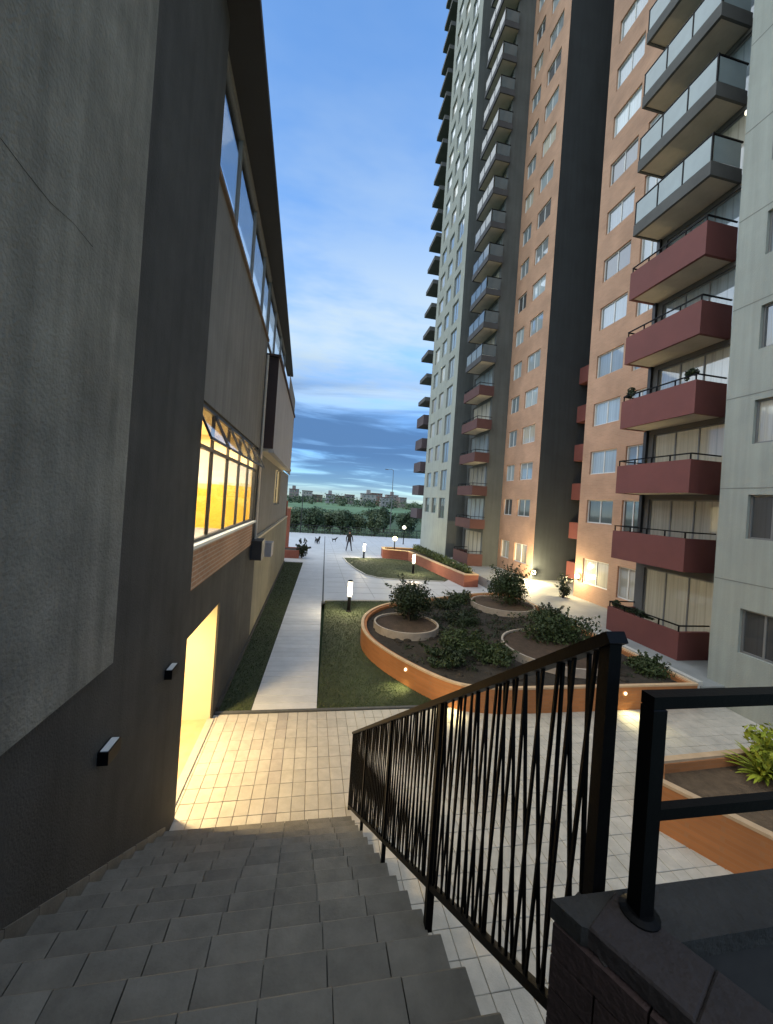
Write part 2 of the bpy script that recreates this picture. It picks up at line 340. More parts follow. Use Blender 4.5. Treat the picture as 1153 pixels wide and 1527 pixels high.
def lamp(name, typ, loc, energy, color, parent=None, **k):
    d = bpy.data.lights.new(name, typ); d.energy = energy * .8; d.color = color
    for a, b in k.items():
        if a != 'rot': setattr(d, a, b)
    o = bpy.data.objects.new(name, d); COL.objects.link(o)
    W[o] = Vector(loc)
    if parent: o.parent = parent; o.location = Vector(loc) - W[parent]
    else: o.location = loc
    if 'rot' in k: o.rotation_euler = k['rot']
    return o
WARM = (1.0, .70, .32); WARM2 = (1.0, .82, .55)

# ------------------------------------------------------------------ ground and paving
struct(MB().add([(-3000, -300, -.35), (3000, -300, -.35), (3000, 5000, -.35), (-3000, 5000, -.35)], [(0, 1, 2, 3)]).build('ground', field_m))
plaza = struct(MB().add([(-7, -3, -.012), (16, -3, -.012), (16, 8.02, -.012), (-7, 8.02, -.012)], [(0, 1, 2, 3)]).build('plaza', paver_bed))
PW, PL, GAP = .19, .28, .006
pm = MB().cbox(-PW / 2 + GAP / 2, PW / 2 - GAP / 2, -PL / 2 + GAP / 2, PL / 2 - GAP / 2, -.03, .008, .004)
pav_me = pm.mesh('paver', paver_m); pav_dk = pm.mesh('paver', paver_dk)
rest = MB(); cnt = 0; cells = []
for i in range(-9, 58):
    for j in range(0, 32):
        x = i * PW + .08; y = 7.97 - PL / 2 - j * PL
        y1 = y + PL / 2
        if y1 > 8.0: continue
        if y < -1: continue
        if x < .95 and y < 5.0: continue
        if x < -1.55 and y < 5.4: continue
        if x > 10.9: continue
        near = (x < 1.0) or (x < 3.0 and 3.2 < y < 7.6)
        cells.append((x, y, near))
single = sorted([c for c in cells if c[2]], key=lambda c: (c[0] > 1.0, math.hypot(c[0], c[1])))[:298]
sset = set((c[0], c[1]) for c in single)
for x, y, near in cells:
    dz = rng.uniform(-.002, .0025)
    if (x, y) in sset:
        worn = -.45 < x < -.2 and rng.random() < .75
        put('paver', pav_dk if worn else pav_me, plaza, (x, y, dz), rng.uniform(-.006, .006))
    else:
        a, b = PW / 2 - GAP / 2, PL / 2 - GAP / 2
        rest.cbox(x - a, x + a, y - b, y + b, -.03, .008 + dz, .004)
ro = rest.build('paver_field', mat('paver_rest', (.44, .425, .385), .62, .18, 3.2, .25, 70), plaza); stuff(ro)
struct(MB().box(-1.62, 9.3, 7.99, 8.06, -.05, .03).build('kerb_strip', drain_m))

# path: slightly skewed to the right
pa = R(1.75); po = Vector((-.95, 8.07, 0)); pd = Vector((math.sin(pa), math.cos(pa), 0)); pxv = Vector((math.cos(pa), -math.sin(pa), 0))
def pp(u_, v_): q = po + pxv * u_ + pd * v_; return (q.x, q.y)
path = struct(MB().prism([pp(0, 0), pp(1.31, -.04), pp(1.33, 18), pp(0, 18)], -.1, -.012).build('path', paver_bed))
sl = MB().cbox(-.652, .652, -.146, .146, -.03, .008, .004).mesh('slab', slab_m)
for j in range(60):
    q = pp(.656, .15 + .3 * j); put('slab', sl, path, (q[0], q[1], rng.uniform(-.0015, .0015)), -pa + rng.uniform(-.001, .001))
d_ = MB().prism([pp(1.335, 8.2), pp(1.40, 8.2), pp(1.42, 36), pp(1.355, 36)], -.05, .006).build('drain_channel', drain_m, path)
# far plaza and crossing, one sheet round the lawns
fp = struct(MB().prism([(-3.2, 26.1), (-.4, 26.1), (.35, 16.55), (.77, 16.55), (3.3, 16.9), (14, 16.0), (14, 47), (-6, 47), (-6, 26.1)], -.1, -.002).build('far_plaza', far_pave))
jo = MB()
for k in range(26):
    y = 16.9 + k * 1.15
    jo.box(.85 + (y - 16) * .03, 9.2 if y < 46 else 8, y, y + .03, -.05, .0015)
for k in range(8):
    x = 1.9 + k * 1.1; jo.box(x, x + .03, 17.2, 46, -.05, .0012)
stuff(jo.build('paving_joint', mat('joint_gray', (.42, .43, .44), .8, .15, 2), fp))
# lawns
lawnL = [(-1.62, 8.07), (-.96, 8.07), (-.43, 25.9), (-1.62, 25.9)]
lawnR = [(.37, 8.07), (6.0, 8.07), (6.0, 13.0), (4.2, 16.75), (.77, 16.5)]
lawnF = [(2.45, 28.8), (2.55, 26.8), (2.85, 24.5), (3.3, 22.5), (3.9, 21.75), (4.9, 21.4), (7.7, 21.2), (8.3, 22), (7.7, 28.6), (5.6, 29.4)]
for n_, pl in (('lawn', lawnL), ('lawn', lawnR), ('lawn', lawnF)):
    struct(MB().prism(pl, -.1, .006).build(n_, turf_m))
# pale stone edge round the crossing lawns
ke = MB()
for a, b in zip(lawnF, lawnF[1:7]): ke.bar((*a, .02), (*b, .02), .09, .05)
ke.bar((.77, 16.55, .012), (4.2, 16.8, .012), .08, .05)
struct(ke.build('kerb', mat('kerb_pale', (.5, .5, .47), .8, .1, 3)))
def inside(p, poly):
    c = False; n = len(poly)
    for i in range(n):
        a, b = poly[i], poly[(i + 1) % n]
        if (a[1] > p[1]) != (b[1] > p[1]) and p[0] < (b[0] - a[0]) * (p[1] - a[1]) / (b[1] - a[1]) + a[0]: c = not c
    return c
gb = MB(); rg = random.Random(3)
for pl, n in ((lawnL, 16000), (lawnR, 38000), (lawnF, 9000)):
    xs = [p[0] for p in pl]; ys = [p[1] for p in pl]
    for _ in range(n):
        p = (rg.uniform(min(xs), max(xs)), min(ys) + (max(ys) - min(ys)) * rg.random() ** 1.5)
        if not inside(p, pl) or (pl is lawnR and p[0] > 4.4): continue
        a = rg.uniform(0, 6.28); h = rg.uniform(.02, .045); w = .004 + p[1] * .0005
        gb.add([(p[0] - w * math.cos(a), p[1] - w * math.sin(a), .004), (p[0] + w * math.cos(a), p[1] + w * math.sin(a), .004), (p[0] + rg.uniform(-.02, .02), p[1] + rg.uniform(-.02, .02), h)], [(0, 1, 2)])
stuff(gb.build('grass', grass_m), 'short dark green grass of the lawns beside the pale path', 'grass')

# ------------------------------------------------------------------ stair wall and staircase (left foreground)
sw = thing('stair_wall', 'tall dark grey rendered wall beside the stairs at the left edge', 'wall', (-1.9, 1, 0))
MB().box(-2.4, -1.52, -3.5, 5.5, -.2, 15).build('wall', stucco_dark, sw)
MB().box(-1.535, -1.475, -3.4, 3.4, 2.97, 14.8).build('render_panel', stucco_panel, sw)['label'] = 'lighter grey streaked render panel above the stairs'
ck = MB(); CK = [(-1.474, 2.02, 5.892), (-1.474, 2.185, 5.87), (-1.474, 2.356, 5.855), (-1.475, 2.555, 5.884), (-1.474, 2.75, 5.872)]
for a_, b_ in zip(CK, CK[1:]): ck.bar(a_, b_, .0015, .003, up=(1, 0, 0))
ck.build('render_crack', stucco_dark, sw)
RISE, RUN, NY = .186, .295, 1.56
def nose(k): return NY + (13 - k) * RUN, k * RISE
stc = thing('staircase', 'grey tiled staircase going down from the viewer to the lit landing', 'stairs', (-.4, 3, 0))
body = MB(); NK = 21
for k in range(1, NK + 1):
    y, z = nose(k); body.box(-1.52, .765, y - RUN - .02, y - .015, 0 if k < 14 else 0, z - .022)
body.build('step_body', step_body, stc)
TW = .288
tile = MB().add(
    [(-TW/2+.003, -RUN, -.022), (TW/2-.003, -RUN, -.022), (TW/2-.003, 0, -.022), (-TW/2+.003, 0, -.022),
     (-TW/2+.003, -RUN, 0), (TW/2-.003, -RUN, 0), (TW/2-.003, -.012, 0), (-TW/2+.003, -.012, 0), (TW/2-.003, 0, -.010), (-TW/2+.003, 0, -.010)],
    [(0, 3, 2, 1), (4, 5, 6, 7), (7, 6, 8, 9), (9, 8, 2, 3), (0, 1, 5, 4), (1, 2, 8, 6, 5), (3, 0, 4, 7, 9)])
tme = tile.mesh('tread_tile', step_tile)
for k in range(1, NK + 1):
    y, z = nose(k)
    for i in range(8):
        x = .785 - TW / 2 - i * TW
        if k % 2 == 0 and False: x += TW / 2
        put('tread_tile', tme, stc, (x + rng.uniform(-.001, .001), y + rng.uniform(-.002, .002), z + rng.uniform(-.0015, .0015)))
sk = MB().add([(x_, y_, z_) for x_ in (-.007, .007) for (y_, z_) in ((-.003, -.12), (-.003, .045), (-RUN + .003, RISE + .045), (-RUN + .003, RISE - .12))],
    [(0, 1, 2, 3), (7, 6, 5, 4), (0, 4, 5, 1), (1, 5, 6, 2), (2, 6, 7, 3), (3, 7, 4, 0)]).mesh('skirting_tile', step_tile)
for k in range(1, NK + 1):
    y, z = nose(k); put('skirting_tile', sk, stc, (-1.512, y - .002, z + .001))

# wall lights on the stair wall
for (y, z, lab) in ((4.83, 2.27, 'small black box light on the stair wall, farther from the viewer'), (3.45, 2.24, 'small black box light on the stair wall, nearer to the viewer')):
    t = thing('wall_light', lab, 'wall light', (-1.52, y, z), 'box lights on the stair wall')
    MB().box(-1.525, -1.44, y - .10, y + .10, z - .06, z + .045).build('housing', black_metal, t)
    MB().box(-1.505, -1.45, y - .09, y + .09, z + .045, z + .051).build('lens', lamp_slit, t)

# ------------------------------------------------------------------ stair railing
XR = .79
def ztop(y): return 4.08 - .658 * (y - .88)
def zbot(y): return 3.04 - .658 * (y - .88)
rl = thing('stair_railing', 'black metal stair railing with crossed slanting bars running down to the landing', 'railing', (XR, 3, 1))
Y0, Y1 = .88, 5.42
tp = MB().bar((XR, Y0 - .02, ztop(Y0 - .02)), (XR, Y1 + .02, ztop(Y1 + .02)), .055, .03).build('handrail', black_metal, rl)
MB().bar((XR, Y0, zbot(Y0)), (XR, Y1, zbot(Y1)), .03, .03).build('bottom_rail', black_metal, rl)
MB().cbox(XR - .018, XR + .018, Y0 - .018, Y0 + .018, 2.3, ztop(Y0) + .015, .004).build('end_post', black_metal, rl)
for y in (2.05, 3.2, 4.33, 5.42):
    k = max(1, int((NY + 13 * RUN - y) / RUN) + 0)
    zb = max(0.0, (13 - (y - NY) / RUN)); zb = math.floor(zb + 1.0) * RISE - RISE if y < 5.1 else 0.0
    w = .02 if y < 3 else .016
    MB().box(XR - w, XR + w, y - w, y + w, zb - .02, ztop(y)).build('post', black_metal, rl)
nb = 122; sp_ = (Y1 - Y0) / nb
for i in range(1, nb):
    y = Y0 + i * sp_
    if min(abs(y - q) for q in (2.05, 3.2, 4.33)) < .03: continue
    d = (.050 if i % 2 else -.030) * rng.uniform(.75, 1.2)
    if i % 5 == 0: d *= .1
    yb = min(max(y - d, Y0 + .03), Y1 - .01); yt = min(max(y + d, Y0 + .03), Y1 - .01)
    off = .006 if i % 2 else -.006
    MB().bar((XR + off, yb, zbot(yb)), (XR + off, yt, ztop(yt)), .0095, .0095).build('baluster', black_metal, rl)

# ------------------------------------------------------------------ dark brick planter beside the camera, with guard rail
TOPZ = 3.456
bp_ = thing('brick_planter', 'dark brick planter box with worn coping at the bottom right corner', 'planter', (1.3, .6, 2.2))
cA = Vector((.655, .84, 0)); dA = Vector((.46, -.888, 0)).normalized(); nA = Vector((dA.y * -1, dA.x, 0))  # nA points right/up (inside)
nA = Vector((.888, .46, 0)).normalized()
def ring_prism(mb, a, b, t, n_, z0, z1, mi=0):
    q = [a, b, b + n_ * t, a + n_ * t]; mb.prism([(v.x, v.y) for v in (q if (q[1]-q[0]).cross(q[3]-q[0]).z > 0 else q[::-1])], z0, z1, mi)
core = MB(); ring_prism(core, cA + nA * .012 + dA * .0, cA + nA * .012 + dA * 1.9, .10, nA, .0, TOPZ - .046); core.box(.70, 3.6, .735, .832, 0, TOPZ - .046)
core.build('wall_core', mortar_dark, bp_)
# bricks on the left face
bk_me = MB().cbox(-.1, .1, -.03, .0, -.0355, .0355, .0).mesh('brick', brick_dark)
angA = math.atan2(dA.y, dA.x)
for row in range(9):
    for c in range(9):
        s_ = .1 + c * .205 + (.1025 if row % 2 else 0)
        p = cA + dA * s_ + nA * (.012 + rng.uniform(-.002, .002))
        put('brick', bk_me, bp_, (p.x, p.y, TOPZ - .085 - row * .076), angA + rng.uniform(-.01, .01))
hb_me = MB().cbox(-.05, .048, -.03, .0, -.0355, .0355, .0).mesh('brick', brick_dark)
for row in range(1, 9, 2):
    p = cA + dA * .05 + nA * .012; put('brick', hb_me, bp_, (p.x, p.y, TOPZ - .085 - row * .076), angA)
# coping bricks along both arms
cp = MB().cbox(-.0995, .0995, -.075, .075, -.045, .0, .005).mesh('coping_brick', coping_dark)
for c in range(9):
    p = cA + dA * (.172 + c * .2) + nA * .073
    put('coping_brick', cp, bp_, (p.x, p.y, TOPZ + rng.uniform(-.0015, .0015)), angA + rng.uniform(-.006, .006))
MB().prism([(.640, .845), (.640 + .46 * .075 , .845 - .888 * .075), (.80, .72), (3.6, .72), (3.6, .845)], TOPZ - .047, TOPZ - .003).build('coping_slab', coping_gray, bp_)
MB().prism([(.80, .735), (1.6, -.85), (3.6, -.85), (3.6, .735)], 0, TOPZ - 1.5).build('soil', soil_m, bp_)
GY, GX = .785, .836
gr = thing('guard_rail', 'black tubular guard rail standing on the dark brick planter', 'railing', (GX, GY, TOPZ), None)
MB().cbox(GX - .019, GX + .019, GY - .019, GY + .019, TOPZ - .004, 3.955, .003).build('post', black_metal, gr)
MB().lathe([(.043, 0), (.043, .008), (.030, .014)], (GX, GY, TOPZ - .004), 18).build('base_plate', black_metal, gr)
MB().box(GX - .019, 3.4, GY - .0185, GY + .0185, 3.956, 3.985).build('top_rail', black_metal, gr)
MB().box(GX + .019, 3.4, GY - .012, GY + .012, 3.685, 3.712).build('mid_rail', black_metal, gr)
MB().cbox(2.4, 2.44, GY - .019, GY + .019, TOPZ, 3.955, .003).build('post', black_metal, gr)

# ------------------------------------------------------------------ community building (left)
XF = -1.62
cb = thing('community_building', 'grey two storey building along the left of the path with lit yellow windows', 'building', (-4, 15, 0))
OPN = (5.45, 7.80, 0.0, 2.26); YW = (5.55, 11.35, 3.60, 5.66); GW = (5.45, 19.0, 8.86, 10.58)
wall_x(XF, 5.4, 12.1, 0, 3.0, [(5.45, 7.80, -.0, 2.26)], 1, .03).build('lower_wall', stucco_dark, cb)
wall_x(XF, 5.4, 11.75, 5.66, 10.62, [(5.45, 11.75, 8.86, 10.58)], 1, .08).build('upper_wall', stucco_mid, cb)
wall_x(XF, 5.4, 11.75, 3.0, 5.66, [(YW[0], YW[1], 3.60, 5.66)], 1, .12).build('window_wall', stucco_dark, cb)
MB().box(XF - .01, XF + .03, 5.5, 11.0, 2.97, 3.56).build('brick_panel', brick_lit, cb)
MB().box(XF - .10, XF + .07, 5.5, 11.4, 3.56, 3.61).build('window_sill', frame_white, cb)
# roof, soffit skewed a little towards the wall with distance
MB().prism([(-1.80, 4.9), (-1.10, 4.9), (-1.10, 5.2), (-1.50, 21), (-1.80, 21)], 10.62, 10.74).build('roof', soffit_dark, cb)
MB().box(-6, -1.72, 5.0, 20.9, 8.55, 8.72).build('roof_deck', soffit_dark, cb)
# upper ribbon window
for i, (a, b) in enumerate(((5.45, 7.2), (7.2, 8.9), (8.9, 10.55), (10.55, 11.75), (11.75, 13.6), (13.6, 15.6), (15.6, 17.6))):
    X_ = XF - .05
    fr_ = MB().box(X_ - .03, X_ + .03, b - .03, b + .03, 8.90, 10.54).box(X_ - .03, X_ + .035, a + .03, b - .03, 8.86, 8.92).box(X_ - .03, X_ + .035, a + .03, b - .03, 10.52, 10.58).build('window', frame_gray, cb)
    MB().box(X_ - .012, X_ - .004, a + .03, b - .03, 8.92, 10.52).build('pane', ribbon_glass, fr_)
MB().box(XF - .02, XF + .05, 5.45, 11.7, 8.79, 8.855).build('sill_band', mat('wood_band', (.16, .11, .075), .7, .2, 4), cb)
# yellow lit windows: five bays with tilted top lights
bays = [5.55 + i * (5.8 / 5) for i in range(6)]
for i in range(5):
    a, b = bays[i], bays[i + 1]; X_ = XF - .06
    fr_ = MB().box(X_ - .025, X_ + .025, a - .025 if i else a, a + .025, 3.61, 5.65).box(X_ - .025, X_ + .025, b - .02, b - .001 if i == 4 else b - .024, 3.61, 5.65)
    fr_.box(X_ - .024, X_ + .024, a + .025, b - .025, 5.0, 5.06).box(X_ - .024, X_ + .024, a + .025, b - .025, 3.61, 3.66).box(X_ - .024, X_ + .024, a + .025, b - .025, 5.60, 5.65)
    fo = fr_.build('window', frame_dark, cb)
    MB().box(X_ - .006, X_ - .001, a + .02, b - .02, 3.66, 5.0).build('pane', clear_glass, fo)
    # open top light: hinged at the top, leaning out
    tl = MB(); p0 = Vector((X_ + .02, 0, 5.60)); p1 = Vector((X_ + .26, 0, 5.10))
    for y in (a + .05, b - .05): tl.bar((p0.x, y, p0.z), (p1.x, y, p1.z), .035, .03)
    tl.bar((p1.x, a + .05, p1.z), (p1.x, b - .05, p1.z), .035, .03); tl.bar((p0.x, a + .05, p0.z), (p0.x, b - .05, p0.z), .035, .03)
    to = tl.build('top_light', frame_dark, cb)
    MB().add([(p0.x, a + .06, p0.z), (p0.x, b - .06, p0.z), (p1.x, b - .06, p1.z), (p1.x, a + .06, p1.z), (p0.x - .006, a + .06, p0.z), (p0.x - .006, b - .06, p0.z), (p1.x - .006, b - .06, p1.z), (p1.x - .006, a + .06, p1.z)],
             [(0, 1, 2, 3), (7, 6, 5, 4)]).build('pane', clear_glass, to)
# the lit room behind
rm = MB()
rm.add([(-5, 5.45, 3.3), (-1.75, 5.45, 3.3), (-1.75, 11.6, 3.3), (-5, 11.6, 3.3)], [(0, 1, 2, 3)], 2)
rm.add([(-5, 5.45, 5.9), (-1.75, 5.45, 5.9), (-1.75, 11.6, 5.9), (-5, 11.6, 5.9)], [(3, 2, 1, 0)], 1)
for z0, z1, mi in ((3.3, 4.55, 0), (4.55, 5.9, 1)):
    rm.add([(-5, 5.45, z0), (-5, 11.6, z0), (-5, 11.6, z1), (-5, 5.45, z1)], [(0, 1, 2, 3)], mi)
    rm.add([(-5, 11.6, z0), (-1.75, 11.6, z0), (-1.75, 11.6, z1), (-5, 11.6, z1)], [(0, 1, 2, 3)], mi)
    rm.add([(-5, 5.45, z0), (-1.75, 5.45, z0), (-1.75, 5.45, z1), (-5, 5.45, z1)], [(3, 2, 1, 0)], mi)
rm.build('lit_room', [yellow_wall, cream_wall, mat('room_floor', (.3, .25, .18), .6, .1, 3)], cb)
for y in (6.6, 8.3, 10.0):
    o = MB().box(-3.4, -2.9, y - .5, y + .5, 5.84, 5.88).build('ceiling_light', lamp_warm, cb)
    lamp('ceiling_light_glow', 'AREA', (-3.15, y, 5.82), 85, WARM2, o, shape='RECTANGLE', size=.5, size_y=1.0)
# passage under the building
ps = MB()
ps.add([(-6, 5.0, .010), (-1.64, 5.0, .010), (-1.64, 7.9, .010), (-6, 7.9, .010)], [(0, 1, 2, 3)], 1)
ps.add([(-6, 7.82, 0), (-1.66, 7.82, 0), (-1.66, 7.82, 2.6), (-6, 7.82, 2.6)], [(0, 1, 2, 3)], 0)
ps.add([(-6, 5.0, 0), (-6, 7.82, 0), (-6, 7.82, 2.6), (-6, 5.0, 2.6)], [(0, 1, 2, 3)], 0)
ps.add([(-6, 5.0, 2.5), (-1.66, 5.0, 2.5), (-1.66, 7.82, 2.5), (-6, 7.82, 2.5)], [(3, 2, 1, 0)], 0)
ps.build('passage', [cream_wall, mat('passage_floor', (.45, .34, .2), .6, .15, 4)], cb)
MB().box(-1.70, -1.58, 5.5, 7.8, 0, .035).build('threshold', paver_dk, cb)
o = MB().lathe([(.10, 0), (.13, .03), (.13, .06)], (-2.9, 6.3, 2.42), 16).build('passage_lamp', lamp_warm, cb)
lamp('passage_lamp_glow', 'AREA', (-2.7, 6.3, 2.40), 80, WARM, o, shape='DISK', size=.5)
# projecting box on the upper floor
bx = MB().box(-3.5, -1.28, 11.8, 20.5, 5.70, 8.40); bx.mi = [0] * 6
bo = bx.build('projecting_bay', box_wall, cb)
MB().box(-1.72, -1.275, 11.77, 11.80, 5.72, 8.38).build('bay_end_wall', box_brown, cb)
MB().box(-1.74, -1.22, 11.7, 20.6, 8.40, 8.47).build('bay_coping', box_brown, cb)
MB().box(-3.4, -1.30, 11.82, 20.45, 5.62, 5.70).build('bay_soffit', soffit_cream, cb)
MB().box(-1.40, -1.24, 11.78, 20.52, 5.60, 5.70).build('bay_edge_beam', box_wall, cb)
MB().tube([(-1.57, 11.62, 3.0), (-1.57, 11.62, 8.38)], .035, 10).build('downpipe', mat('pipe_pale', (.6, .52, .42), .6, .1, 4), cb)
wall_x(XF - .10, 11.75, 26, 3.0, 5.66, [(17.6, 20.2, 3.9, 5.5)], 1, .1).build('bay_lower_wall', stucco_mid, cb)
wall_x(XF, 12.1, 26, 0, 3.0, [], 1, .1).build('plinth_wall', stucco_beige, cb)
MB().box(XF - .3, XF + .02, 11.75, 26, 2.95, 3.02).build('plinth_ledge', soffit_cream, cb)
fo = MB().box(XF - .18, XF - .14, 17.6, 20.2, 3.9, 3.96).box(XF - .18, XF - .14, 18.87, 18.93, 3.96, 5.5).build('window', frame_dark, cb)
MB().box(XF - .20, XF - .185, 17.6, 20.2, 3.9, 5.5).build('pane', glass_mat('pane_lit', (.6, .5, .3), .1, .03, (1.0, .75, .35), .14), fo)
wall_x(XF, 20.5, 26, 5.66, 10.6, [], 1, .1).build('end_wall', stucco_mid, cb)
for (y, z, s_) in ((11.5, 2.52, .34), (14.2, 2.2, .3)):
    MB().box(XF + .002, XF + .30, y - .35, y + .35, z, z + s_ * 1.6).build('air_conditioner' if y < 12 else 'meter_box', frame_dark if y < 12 else box_wall, cb)
MB().box(XF + .001, XF + .05, 8.07, 25.8, 0, .10).build('skirting', stucco_dark, cb)
MB().box(-2.3, -1.66, 26.0, 26.6, 0, 4.0).build('corner_pier', brick_red, cb)

# ------------------------------------------------------------------ apartment tower (right)
XB, XM, XG, XA = 10.34, 12.60, 10.10, 11.40      # balcony fronts, brick walls, grey end walls, flats behind balconies
def S(n): return 3.02 + 2.25 * n
TZ = 64.0; BASE = .5
tw = thing('apartment_tower', 'tall brick and grey concrete apartment tower with stacked balconies on the right', 'tower', (14, 18, BASE))
WINM = {}
def window_mesh(w, h, mull=1, sill=True):
    key = (round(w, 2), round(h, 2), mull)
    if key in WINM: return WINM[key]
    fr = MB(); t_ = .045
    fr.box(.0, .06, 0, t_, 0, h); fr.box(0, .06, w - t_, w, 0, h); fr.box(0, .06, t_, w - t_, 0, t_); fr.box(0, .06, t_, w - t_, h - t_, h)
    for k in range(mull):
        c = w * (k + 1) / (mull + 1); fr.box(.005, .055, c - .022, c + .022, t_, h - t_)
    pn = MB().box(.03, .04, t_, w - t_, t_, h - t_)
    WINM[key] = (fr, pn, {}); return WINM[key]
def window(X, y0, y1, z0, z1, frm, pane, mull=1, depth=.08):
    fr, pn, cache = window_mesh(y1 - y0, z1 - z0, mull)
    if frm.name not in cache: cache[frm.name] = fr.mesh('window', frm)
    if 'p' + pane.name not in cache: cache['p' + pane.name] = pn.mesh('pane', pane)
    o = put('window', cache[frm.name], tw, (X + depth, y0, z0)); put('pane', cache['p' + pane.name], o, (X + depth, y0, z0)); return o
def column(X, y0, y1, rows, frm, choose, mull=1, depth=.08):
    hs = []
    for i, (a, b) in enumerate(rows):
        window(X, y0, y1, a, b, frm, choose(i), mull, depth); hs.append((y0, y1, a, b))
    return hs
wr = random.Random(21)
def pick(i): return wr.choice([pane_pale, pane_pale, pane_pale, pane_sky, pane_sky, pane_cream, pane_pale, pane_dark])
def picklow(i):
    if i == 0: return pane_cream
    if i == 1: return pane_dark
    return pick(i)
rows = lambda a, b, n0, n1: [(S(n) + a, S(n) + b) for n in range(n0, n1)]
# brick wall nearer the viewer
h1 = column(XM, 14.45, 16.05, [(1.25, 2.40)] + rows(1.06, 2.12, 0, 14), frame_white, picklow)
h1 += column(XM, 12.95, 13.95, [(1.10, 2.40)] + rows(.75, 2.12, 0, 12), frame_white, picklow)
wall_x(XM, 11.8, 16.57, BASE, TZ, h1, -1, .14).build('brick_wall', brick_tower, tw)
MB().add([(XM, 16.57, BASE), (16.5, 16.57, BASE), (16.5, 16.57, TZ), (XM, 16.57, TZ)], [(0, 1, 2, 3)]).build('brick_return', brick_tower, tw)
# light well between the two halves, its shade put into the wall colour
MB().add([(XM, 20.2, BASE), (17, 20.2, BASE), (17, 20.2, TZ), (XM, 20.2, TZ)], [(0, 1, 2, 3)]).build('light_well_wall', tower_shaded, tw)
MB().add([(16.5, 16.57, BASE), (16.5, 20.2, BASE), (16.5, 20.2, TZ), (16.5, 16.57, TZ)], [(3, 2, 1, 0)]).build('light_well_back', tower_shaded, tw)
wp = MB().box(14.75, 16.4, 18.9, 20.15, 0, .93).mesh('light_well_balcony', maroon)
for n in range(-1, 5): put('light_well_balcony', wp, tw, (0, 0, S(n) if n >= 0 else .75))
# farther brick wall
h2 = column(XM, 20.9, 22.35, [(1.25, 2.40)] + rows(1.06, 2.12, 0, 18), frame_white, picklow)
h2 += column(XM, 23.0, 24.1, [(1.25, 2.40)] + rows(1.06, 2.12, 0, 18), frame_white, picklow)
wall_x(XM, 20.2, 24.45, BASE, TZ, h2, -1, .14).build('brick_wall', brick_tower, tw)
# grey end walls
NG = 25
h3 = column(XG, 28.9, 30.3, rows(.35, 2.0, 0, NG), frame_gray, lambda i: pane_dark if i == 0 else wr.choice([pane_pale, pane_sky, pane_sky]))
h3 += column(XG, 31.1, 32.3, rows(.7, 2.0, 0, NG), frame_gray, lambda i: pane_dark if i == 0 else wr.choice([pane_pale, pane_cream]), 0)
h3 += column(XG, 33.0, 34.3, rows(.7, 2.0, 0, NG), frame_gray, lambda i: pane_dark if i == 0 else wr.choice([pane_pale, pane_cream]), 0)
wall_x(XG, 28.0, 35.0, BASE - .3, TZ, h3, -1, .14).build('grey_wall', tower_gray, tw)
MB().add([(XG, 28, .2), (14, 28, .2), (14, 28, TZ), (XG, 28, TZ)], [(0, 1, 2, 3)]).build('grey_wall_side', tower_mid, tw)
wh = [(1.42, 2.46)] + rows(1.10, 2.14, 0, 7)
wsel = [pane_dark, pane_dark, pane_cream, pane_dark, pane_pale, pane_pale, pane_pale, pane_pale]
hw = column(XG, 6.45, 7.40, wh, frame_gray, lambda i: wsel[i])
hw += column(XG, 3.4, 4.9, wh[:5], frame_gray, lambda i: wsel[i])
wall_x(XG, -1.0, 8.05, 0, TZ, hw, -1, .16).build('pale_wall', tower_gray, tw)
MB().add([(XG, 8.05, 0), (14, 8.05, 0), (14, 8.05, TZ), (XG, 8.05, TZ)], [(3, 2, 1, 0)]).build('pale_wall_side', tower_shaded, tw)
wj = MB().box(XG - .003, XG + .01, -1.0, 8.04, -.012, .012).mesh('wall_joint', mat('joint_wall', (.17, .18, .165), .9, .15, 1))
for n in range(0, 8): put('wall_joint', wj, tw, (0, 0, S(n) + .05))
